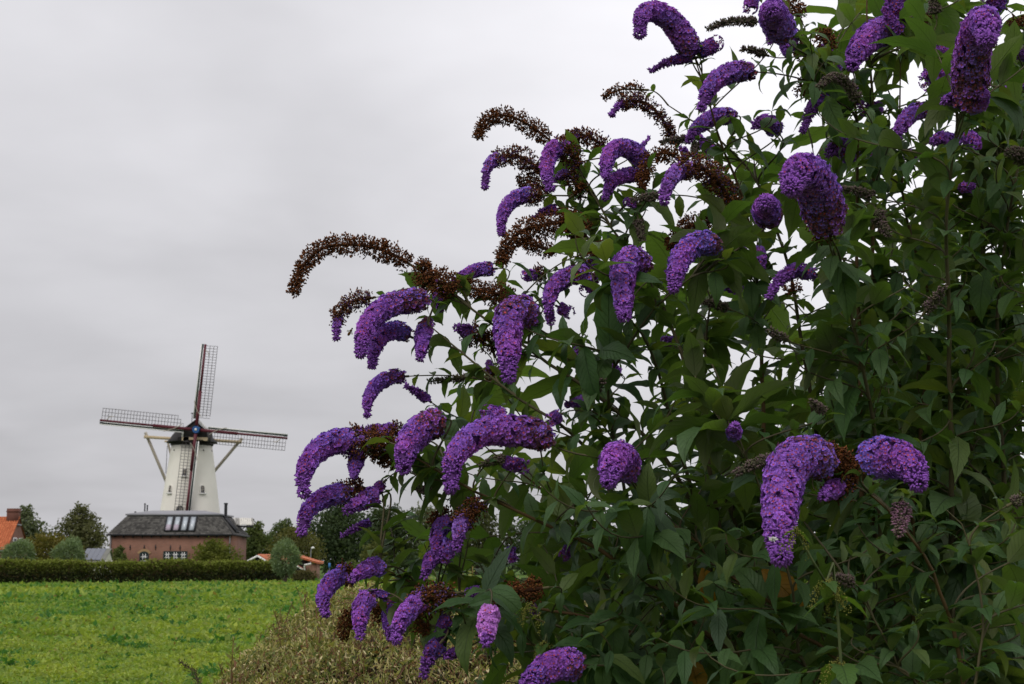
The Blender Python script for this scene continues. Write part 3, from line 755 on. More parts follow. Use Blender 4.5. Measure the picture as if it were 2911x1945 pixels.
sn2 = np.array(R1[1]) - np.array(R0[1]); sn2[1] = 0; l2 = np.linalg.norm(sn2); su2 = sn2 / l2; nr2 = np.cross([0, 1, 0], su2)
for q in range(2):
    c0 = np.array([R0[1][0], YH + 2.6 + q * .95, R0[1][2]]) + sn2 * .53 + nr2 * .14
    fr = MB()
    for s_ in (-1, 1):
        fr.obox(c0 + np.array([0, 1, 0]) * s_ * .36, [0, 1, 0], su2, nr2, .06, l2 * .42, .09); fr.obox(c0 + su2 * s_ * (l2 * .42 - .05), [0, 1, 0], su2, nr2, .298, .055, .088)
    f = obj('roof_window', fr, M_IRON, house)
    pn = MB(); pn.obox(c0, [0, 1, 0], su2, nr2, .3, l2 * .42 - .1, .03); obj('pane', pn, M_PANE, f)
def front_window(sx0, sx1, sy0, sy1, nx, nz, arched=False):
    x0, x1, z0, z1 = Xat(sx0, YH, 2), Xat(sx1, YH, 2), Zat(sy1, YH), Zat(sy0, YH)
    fr = MB()
    for xq in np.linspace(x0, x1, 2): fr.box(xq - .06, xq + .06, YH - .05, YH - .002, z0, z1)
    fr.box(x0 + .062, x1 - .062, YH - .05, YH - .002, z1 - .1, z1); fr.box(x0 + .062, x1 - .062, YH - .06, YH - .002, z0, z0 + .1)
    f = obj('window', fr, M_GREENP, house)
    pn = MB(); pn.box(x0 + .06, x1 - .06, YH - .02, YH - .004, z0 + .1, z1 - .1); obj('pane', pn, M_GLASS, f)
    gb_ = MB()
    for q in range(1, nx): xq = x0 + (x1 - x0) * q / nx; gb_.box(xq - .024, xq + .024, YH - .045, YH - .022, z0 + .1, z1 - .1)
    for q in range(1, nz): zq = z0 + (z1 - z0) * q / nz; gb_.box(x0 + .06, x1 - .06, YH - .043, YH - .024, zq - .024, zq + .024)
    obj('glazing_bar', gb_, M_WPAINT, f)
    if arched:
        ar = MB(); xc = (x0 + x1) / 2; hw_ = (x1 - x0) / 2 + .1
        pts = []
        for q in range(9):
            th = math.pi * (.18 + .64 * q / 8); pts.append((math.cos(th), math.sin(th)))
        s_ = hw_ / pts[0][0]; zb = z1 - .12 - pts[0][1] * s_
        out_ = [(xc + c * (s_ + .25), 0, zb + d * (s_ + .25)) for c, d in pts]; inn = [(xc + c * s_, 0, zb + d * s_) for c, d in pts][::-1]
        ar.prism(out_ + inn, (0, YH - .06, 0), (0, YH - .003, 0)); obj('brick_arch', ar, solid('yellow_brick', (0.34, 0.22, 0.12), .9, .2), f)
        sp2 = MB(); sp2.prism([(x0 - .05, 0, z1 - .02)] + [(x1 + .05, 0, z1 - .02)] + inn[::-1][1:-1], (0, YH - .04, 0), (0, YH - .003, 0)); obj('arch_panel', sp2, M_GREENP, f)
front_window(398, 421, 1572, 1606, 3, 3, True)
for q in range(3): front_window(465.5 + q * 22.5, 486 + q * 22.5, 1567, 1604, 3, 4)
for px_, py_ in ((866, 485), (960, 485), (1036, 483), (1135, 487), (1200, 487), (1480, 487)):
    x = Xat(px_ / 2.347, YH, 2); z = Zat(1350 + py_ / 2.347, YH)
    an = MB(); an.box(x - .04, x + .04, YH - .05, YH - .002, z - .28, z + .28); an.box(x - .1, x + .1, YH - .06, YH - .051, z - .03, z + .03); obj('wall_anchor', an, M_IRON, house)
def stack(sx, sy0, sy1, Y, r_, name='flue_pipe', mat=None):
    x, z0, z1 = Xat(sx, Y, 6), Zat(sy1, Y), Zat(sy0, Y)
    m_ = MB(); m_.tube([(x, Y, z0 - .3), (x, Y, z1)], r_, 10); m_.tube([(x, Y, z1 - .16), (x, Y, z1 - .02)], r_ * 1.25, 10); obj(name, m_, mat or M_IRON, house)
stack(410.5, 1431, 1452, YH + 4, .07); stack(417.5, 1436, 1452, YH + 4, .07)
stack(641, 1430, 1461, YH + 3, .17, 'chimney_flue'); stack(384, 1454, 1460, YH + 3, .08, 'roof_vent')
# corrugated canopy behind the house, right
YC = 172.0
can = root('corrugated_canopy', (Xat(695, YC), YC, 0), 'pale corrugated sloping canopy sticking out behind the right end of the mill house', 'canopy')
x0, x1 = Xat(664, YC, 5), Xat(722, YC, 5); za, zb = Zat(1474, YC + 2), Zat(1493, YC)
for q in range(10):
    a_, b_ = x0 + (x1 - x0) * (q + .06) / 10, x0 + (x1 - x0) * (q + .94) / 10
    dz = R_.uniform(-.03, .03); pb = MB(); pb.prism([(a_, YC, zb + dz), (b_, YC, zb + dz), (b_ - .45, YC + 2, za + dz), (a_ - .45, YC + 2, za + dz)], (0, 0, 0), (0, 0, .06)); obj('roof_panel', pb, solid('aged_panel', (0.55, 0.53, 0.48) if R_.random() < .75 else (.25, .24, .22), .8, .3, 2.0), can)
fb = MB(); fb.box(x0 + .3, x1 - .1, YC - .06, YC + .06, zb - .26, zb - .04); fb.box(x0, x1 - .35, YC + 1.95, YC + 2.07, za - .26, za - .04); obj('fascia', fb, M_IRON, can)
sb_ = MB(); sb_.bar((x0 + .2, YC + 1.0, zb - .9), (x1 - .5, YC + 1.0, (za + zb) / 2 - .06), .1); obj('bracket', sb_, M_GREYW, can)

# ================================================================== house with orange roof, left
YO = 150.0
M_ORANGE = solid('orange_pantiles', None, .75, .12, 2.0, tint=True)
ox1 = Xat(19, YO, 3); ox0 = ox1 - 9; OD = 6.4
oz_e, oz_r = Zat(1559, YO), Zat(1473, YO + OD / 2)
oh = root('brick_house', ((ox0 + ox1) / 2, YO, 0), 'brick house with bright orange tiled roof and brick chimney', 'house')
wl = MB(); wl.box(ox0, ox1, YO, YO + OD, -.15, oz_e)
wl.prism([(0, YO, oz_e + .001), (0, YO + OD, oz_e + .001), (0, YO + OD / 2, oz_r - .02)], (ox1 - .25, 0, 0), (ox1, 0, 0)); obj('wall', wl, M_BRICK, oh)
ro = MB(); P = [(ox0 - .1, YO - .3, oz_e - .15), (ox1 + .12, YO - .3, oz_e - .15), (ox1 + .12, YO + OD / 2, oz_r), (ox0 - .1, YO + OD / 2, oz_r), (ox1 + .12, YO + OD + .3, oz_e - .15), (ox0 - .1, YO + OD + .3, oz_e - .15)]
ro.add(P, [(0, 1, 2, 3), (3, 2, 4, 5)], (0.45, 0.13, 0.05)); roo = obj('roof', ro, M_ORANGE, oh)
slope_tiles(P[0], P[1], P[2], P[3], 16, .24, 5, roo, (0.43, 0.115, 0.045), (0.56, 0.17, 0.07), M_ORANGE, 'roof_tiles', curve=True)
slope_tiles(P[4], P[5], P[3], P[2], 10, .4, 6, roo, (0.43, 0.115, 0.045), (0.56, 0.17, 0.07), M_ORANGE, 'roof_tiles', curve=True)
rg = MB(); rg.tube([(ox0, YO + OD / 2, oz_r + .04), (ox1 + .12, YO + OD / 2, oz_r + .04)], .11, 8, (0.45, 0.13, 0.05)); obj('ridge_tiles', rg, M_ORANGE, roo)
cx_ = Xat(52, YO + OD / 2, 5); zch = Zat(1446, YO + OD / 2)
cxl, cxr = ox1 - 1.05, ox1 + .05
chm = MB(); chm.box(cxl, cxr, YO + OD / 2 - .45, YO + OD / 2 + .45, oz_r - .8, zch); chm.box(cxl - .04, cxr + .04, YO + OD / 2 - .49, YO + OD / 2 + .49, zch - .35, zch - .22); obj('chimney', chm, solid('dark_brick', (0.13, 0.055, 0.04), .9, .25, 5), oh)
fl_ = MB(); fl_.box(cxl - .1, cxr + .1, YO + OD / 2 - .56, YO + OD / 2 + .56, oz_r - .75, oz_r - .6); obj('lead_flashing', fl_, M_ZINC, oh)
gu = MB(); gu.box(ox0 - .2, ox1 + .18, YO - .47, YO - .31, oz_e - .3, oz_e - .17); obj('gutter', gu, M_ZINC, oh)
for yq in (YO + 2.3, YO + 4.1):
    zq = Zat(1547, YO); f = MB()
    for s_ in (-1, 1): f.box(ox1 + .002, ox1 + .06, yq + s_ * .5 - .06, yq + s_ * .5 + .06, zq - .65, zq + .65); f.box(ox1 + .002, ox1 + .058, yq - .438, yq + .438, zq + s_ * .59 - .06, zq + s_ * .59 + .06)
    fo = obj('window', f, M_WPAINT, oh); p_ = MB(); p_.box(ox1 + .004, ox1 + .02, yq - .45, yq + .45, zq - .55, zq + .55); obj('pane', p_, M_GLASS, fo)

# small grey shed with panelled roof
YG = 152.0
gs = root('garden_shed', (Xat(266, YG), YG, 0), 'small pale shed with sloping grey panelled roof left of the mill house', 'shed')
gx0, gx1 = Xat(228, YG, 2), Xat(299, YG, 2); gze, gzr = Zat(1593, YG), Zat(1561, YG + 1.6)
b_ = MB(); b_.box(gx0, gx1 - .05, YG + .1, YG + 3, -.1, gze - .05); b_.prism([(0, YG + .1, gze - .05), (0, YG + 3, gze - .05), (0, YG + 1.6, gzr - .06)], (gx1 - .35, 0, 0), (gx1 - .05, 0, 0)); obj('wall', b_, solid('cream_boards', (0.6, 0.58, 0.5), .8, .1), gs)
M_PANELG = solid('solar_grey', (0.13, 0.14, 0.17), .25, .1, 1.0, spec=.6); M_PANELC = solid('moss_grey', (0.17, 0.17, 0.15), .8, .25, 2.0)
nP = 5
for q in range(nP):
    a_, c_ = gx0 + (gx1 - gx0) * (q + .02) / nP, gx0 + (gx1 - gx0) * (q + .98) / nP
    pb = MB(); pb.prism([(a_, YG, gze), (c_, YG, gze), (c_ + .2, YG + 1.6, gzr), (a_ + .2, YG + 1.6, gzr)], (0, 0, 0), (0, 0, .06)); obj('roof_panel', pb, M_PANELC if q == 4 else M_PANELG, gs)
pb = MB(); pb.prism([(gx0 + .2, YG + 1.62, gzr), (gx1 + .2, YG + 1.62, gzr), (gx1, YG + 3.2, gze), (gx0, YG + 3.2, gze)], (0, 0, 0), (0, 0, .06)); obj('rear_roof', pb, M_PANELC, gs)

# small orange-roofed sheds, right
YS1 = 134.0
s1 = root('gabled_shed', (Xat(745, YS1), YS1, 0), 'small dark shed with orange roof and white gable trim behind the end of the hedge', 'shed')
ax, az = Xat(733, YS1, 3), Zat(1577, YS1); lx, lz = Xat(699, YS1, 3), Zat(1596, YS1); rx, rz = Xat(768, YS1, 3), Zat(1600, YS1); SD = 4.5; SHX = 1.2
b_ = MB(); b_.prism([(lx + .2, YS1, -.1), (rx - .1, YS1, -.1), (rx - .1, YS1, rz - .1), (ax, YS1, az - .12), (lx + .2, YS1, lz - .1)][::-1], (0, .15, 0), (SHX, SD, 0)); obj('wall', b_, M_TAR, s1)
ro = MB(); ro.prism([(ax, YS1, az), (rx + .15, YS1, rz - .04), (rx + .15 + SHX, YS1 + SD, rz - .04), (ax + SHX, YS1 + SD, az)], (0, 0, -.06), (0, 0, 0), (.45, .13, .05)); ro.prism([(lx - .1, YS1, lz - .04), (ax - .001, YS1, az), (ax + SHX - .001, YS1 + SD, az), (lx - .1 + SHX, YS1 + SD, lz - .04)], (0, 0, -.06), (0, 0, 0), (.45, .13, .05))
roo = obj('roof', ro, M_ORANGE, s1)
slope_tiles((rx + .15, YS1, rz - .04), (rx + .15 + SHX, YS1 + SD, rz - .04), (ax + SHX, YS1 + SD, az), (ax, YS1, az), 6, .28, 8, roo, (0.43, 0.13, 0.06), (0.58, 0.2, 0.1), M_ORANGE, 'roof_tiles', curve=True)
for p, q in (((ax, az), (rx + .15, rz - .04)), ((ax, az), (lx - .1, lz - .04))):
    t_ = MB(); t_.bar((p[0], YS1 - .06, p[1] - .1), (q[0], YS1 - .06, q[1] - .1), .08, .16); obj('verge_board', t_, M_WPAINT, s1)
dr = MB(); dr.box((lx + rx) / 2 - .5, (lx + rx) / 2 + .5, YS1 + .09, YS1 + .146, 0, 1.55); obj('door', dr, M_GREENP, s1)
YS2 = 130.0
s2 = root('brick_shed', (Xat(870, YS2), YS2, 0), 'small brick shed with orange lean-to roof and white downpipe beside the pollard willow', 'shed')
qx0, qx1 = Xat(836, YS2, 2), Xat(899, YS2, 2); pz = Zat(1575, YS2); ez = Zat(1599, YS2)
b_ = MB(); b_.box(Xat(869, YS2, 1), Xat(897, YS2, 1), YS2, YS2 + 3, -.1, ez - .12); obj('wall', b_, solid('pinkish_brick', (0.25, 0.14, 0.10), .9, .25, 4), s2)
b_ = MB(); b_.prism([(qx0, YS2, -.1), (Xat(868.5, YS2, 1), YS2, -.1), (Xat(868.5, YS2, 1), YS2, ez + .1), (qx0, YS2, pz - .2)][::-1], (0, .5, 0), (0, 3, 0)); obj('dark_wall', b_, M_TAR, s2)
ro = MB(); RP = [(qx0 - .4, YS2 - .3, pz), (Xat(907, YS2, 2), YS2 - .3, ez - .05), (Xat(907, YS2, 2), YS2 + 3.2, ez - .05), (qx0 - .4, YS2 + 3.2, pz)]
ro.prism(RP, (0, 0, -.08), (0, 0, 0), (.45, .13, .05)); roo = obj('roof', ro, M_ORANGE, s2)
slope_tiles(RP[1], RP[2], RP[3], RP[0], 9, .28, 9, roo, (0.43, 0.13, 0.06), (0.58, 0.2, 0.1), M_ORANGE, 'roof_tiles', curve=True)
dp = MB(); dp.tube([(Xat(886, YS2, 2), YS2 - .35, Zat(1603, YS2)), (Xat(868, YS2, 2), YS2 - .3, Zat(1606, YS2)), (Xat(867, YS2, 2), YS2 - .12, Zat(1610, YS2)), (Xat(867, YS2, 2), YS2 - .12, 0)], .07, 8); obj('downpipe', dp, M_WPAINT, s2)
lo = MB(); lo.prism([(Xat(843, YS2, 1), YS2 - .1, Zat(1607, YS2)), (Xat(862, YS2, 1), YS2 - .1, Zat(1618, YS2)), (Xat(862, YS2, 1), YS2 + .45, Zat(1618, YS2)), (Xat(843, YS2, 1), YS2 + .45, Zat(1607, YS2))], (0, 0, -.06), (0, 0, .05), (.5, .17, .08)); obj('porch_roof', lo, M_ORANGE, s2)
po = MB(); po.bar((Xat(843, YS2, 1), YS2 - .14, Zat(1609, YS2)), (Xat(863, YS2, 1), YS2 - .14, Zat(1620, YS2)), .06, .12); obj('porch_verge', po, M_WPAINT, s2)
# street lamp and road sign
YL = 150.0
lx_, zt, zb_ = Xat(883, YL), Zat(1559, YL), 0.0
lp = root('street_lamp', (lx_, YL, 0), 'thin pale street lamp in front of the large dark tree', 'street lamp')
p_ = MB(); p_.tube(resample([(lx_, YL, 0), (lx_, YL, zt * .7), (lx_ + .02, YL, zt - .1), (lx_ + .14, YL, zt + .02)], 12)[0], np.linspace(.06, .035, 12), 8); obj('pole', p_, M_ZINC, lp)
h_ = MB(); h_.tube([(lx_ + .05, YL, zt), (lx_ + .18, YL, zt + .06), (lx_ + .36, YL, zt + .04)], [.06, .11, .05], 8); obj('lamp_head', h_, M_WPAINT, lp)
YR = 138.0
rs = root('road_sign', (Xat(937, YR), YR, 0), 'narrow upright blue road sign below the large dark tree', 'sign')
xz = Xat(937, YR); p_ = MB(); p_.tube([(xz, YR, 0), (xz, YR, Zat(1600, YR))], .035, 8); obj('post', p_, M_ZINC, rs)
bd = MB(); bd.box(xz - .1, xz + .1, YR - .06, YR - .036, Zat(1615, YR), Zat(1601, YR)); obj('board', bd, solid('sign_blue', (0.05, 0.17, 0.42), .5, .05), rs)
# ================================================================== clipped pale hedge in the near field
def near_hedge():
    o = root('hedge', (0.0, 7.7, 0), 'rounded clipped olive and cream leaved hedge with brown twigs below the butterfly bush', 'hedge')
    r = np.random.default_rng(77)
    XL, XR, YA, YB_ = -1.57, 1.7, 5.1, 10.4
    def top(X, Y):
        ex = np.clip((X - XL) / .95, 0, 1); ey = np.clip((Y - YA) / 2.1, 0, 1); eb = np.clip((YB_ - Y) / 1.2, 0, 1)
        f = lambda e, p: np.sqrt(np.clip(1 - (1 - e) ** 2, 0, 1)) ** p
        b = 0.16 * (vnoise(X, Y, 21, .55) - .5) + 0.15 * (vnoise(X, Y, 22, .17) - .5)
        return 1.37 * f(ex, .75) * f(ey, .62) * f(eb, .6) + b
    def place(n, y0, y1, xr, depth):
        X = r.uniform(XL, XR, n); Y = r.uniform(YA, YB_, n)
        th = r.uniform(0, math.pi / 2, n); a = r.random(n)
        m1 = a < .34; X[m1] = XL + .95 * (1 - np.cos(th[m1]))
        m2 = (a > .34) & (a < .74); Y[m2] = YA + 2.1 * (1 - np.cos(th[m2]))
        t = top(X, Y); Z = t - np.abs(r.normal(0, depth, n)) + .02
        low = r.random(n) < .12; Z[low & (t < 1.1)] *= r.uniform(.5, 1, (low & (t < 1.1)).sum())
        return X, Y, np.maximum(Z, .02)
    mb = MB()
    def leaves(n, y0, y1, xr, size, depth=.07):
        X, Y, Z = place(n, y0, y1, xr, depth)
        D = rdir(n, .95, r); l = size * r.uniform(.6, 1.6, n)
        t = r.random(n)[:, None]; v = r.random(n)
        c = (1 - t) * np.array([0.13, 0.165, 0.042]) + t * np.array([0.41, 0.37, 0.13])
        c[v < .15] = np.array([0.62, 0.53, 0.30]); c[(v > .18) & (v < .34)] = np.array([0.11, 0.15, 0.04])
        c[v > .93] = np.array([0.22, 0.11, 0.055])
        c *= r.uniform(.8, 1.2, n)[:, None]
        quads(np.stack([X, Y, Z], 1), D, rdir(n, .5, r), l, l * r.uniform(.22, .38, n), c, mb, .22)
    leaves(130000, 0, 0, 0, .0195, .06)
    leaves(20000, 0, 0, 0, .03, .18)
    tb = MB()
    n = 17000
    X, Y, Z = place(n, 4.6, 20, 2.7, .05)
    D = rdir(n, 1.7, r); l = r.uniform(.03, .10, n)
    base = np.stack([X, Y, Z], 1) - D * (l * .7)[:, None]; tip = base + D * l[:, None]
    w_ = (r.uniform(.0018, .0032, n) * np.clip(Y / 6.5, 1, 1.7))[:, None]
    A = np.cross(D, rdir(n, 0, r)); A /= np.linalg.norm(A, axis=1)[:, None]; B = np.cross(D, A)
    V = np.stack([base + A * w_, base + (-.5 * A + .87 * B) * w_, base + (-.5 * A - .87 * B) * w_, tip], 1).reshape(-1, 3)
    k = np.arange(n)[:, None] * 4
    F = np.concatenate([k + [0, 1, 3], k + [1, 2, 3], k + [2, 0, 3]])
    cc = np.where(r.random(n)[:, None] < .7, np.array([[0.15, 0.07, 0.035]]), np.array([[0.24, 0.19, 0.09]])) * r.uniform(.7, 1.3, n)[:, None]
    tb.add(V, F, np.repeat(cc, 4, axis=0))
    for q in range(420):                                              # taller unclipped sprouts with their leaves
        y = r.uniform(YA + .15, YB_ - .4); x = XL + .05 + 2.9 * r.random() ** 1.6; z = float(top(np.array([x]), np.array([y]))[0]) - .03
        e = np.array([x + r.normal(0, .03), y + r.normal(0, .03), z + r.uniform(.07, .17)]); b = np.array([x, y, z])
        tb.tube([b, (b + e) / 2 + r.normal(0, .006, 3), e], np.array([.003, .0024, .0012]) * max(1, y / 7), 4, np.array([0.17, 0.085, 0.04]) * r.uniform(.6, 1.3))
        m_ = 9; f = r.uniform(.25, 1, m_); D = rdir(m_, .7, r); l = r.uniform(.018, .036, m_) * max(1, y / 9)
        c = np.array([0.20, 0.20, 0.06]) * r.uniform(.6, 1.7, (m_, 1)); quads(b + (e - b) * f[:, None], D, rdir(m_, .5, r), l, l * .38, c, mb, .2)
    for q in range(260):                                              # inner branches rising from the ground
        y = r.uniform(YA + .5, YB_ - .5); x = r.uniform(XL + .4, XR - .3); e = np.array([x + r.normal(0, .15), y + r.normal(0, .15), float(top(np.array([x]), np.array([y]))[0]) - .08])
        tb.tube([(x, y, -.05), ((x + e[0]) / 2 + .05, y, .5), e], [.014, .01, .004], 5, (0.12, 0.07, 0.04))
    obj('twigs', tb, M_STEM, o, kind='stuff')
    obj('foliage', mb, M_PRIVET, o, kind='stuff')
    # dense inner growth that closes the hedge off below the clipped surface
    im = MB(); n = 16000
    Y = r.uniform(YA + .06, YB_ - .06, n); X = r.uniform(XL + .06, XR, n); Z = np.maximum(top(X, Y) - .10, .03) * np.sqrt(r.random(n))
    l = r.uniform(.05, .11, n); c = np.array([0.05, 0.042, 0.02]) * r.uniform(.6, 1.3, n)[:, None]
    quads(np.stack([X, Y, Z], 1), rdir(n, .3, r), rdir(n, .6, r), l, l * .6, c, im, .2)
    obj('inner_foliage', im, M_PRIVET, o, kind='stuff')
near_hedge()

# ================================================================== butterfly bush
BASE = np.array([0.95, 4.05, 0.0])
bush = root('butterfly_bush', BASE, 'tall butterfly bush with arching purple flower spikes and drooping green leaves', 'shrub')
ZM = {'3': (800, 600, 2.6138), '4': (800, 1150, 1.9725), '5': (1300, 250, 2.6138), '6': (1750, 0, 2.0215), '7': (1500, 700, 1.6634), '8': (1500, 1200, 1.6634)}
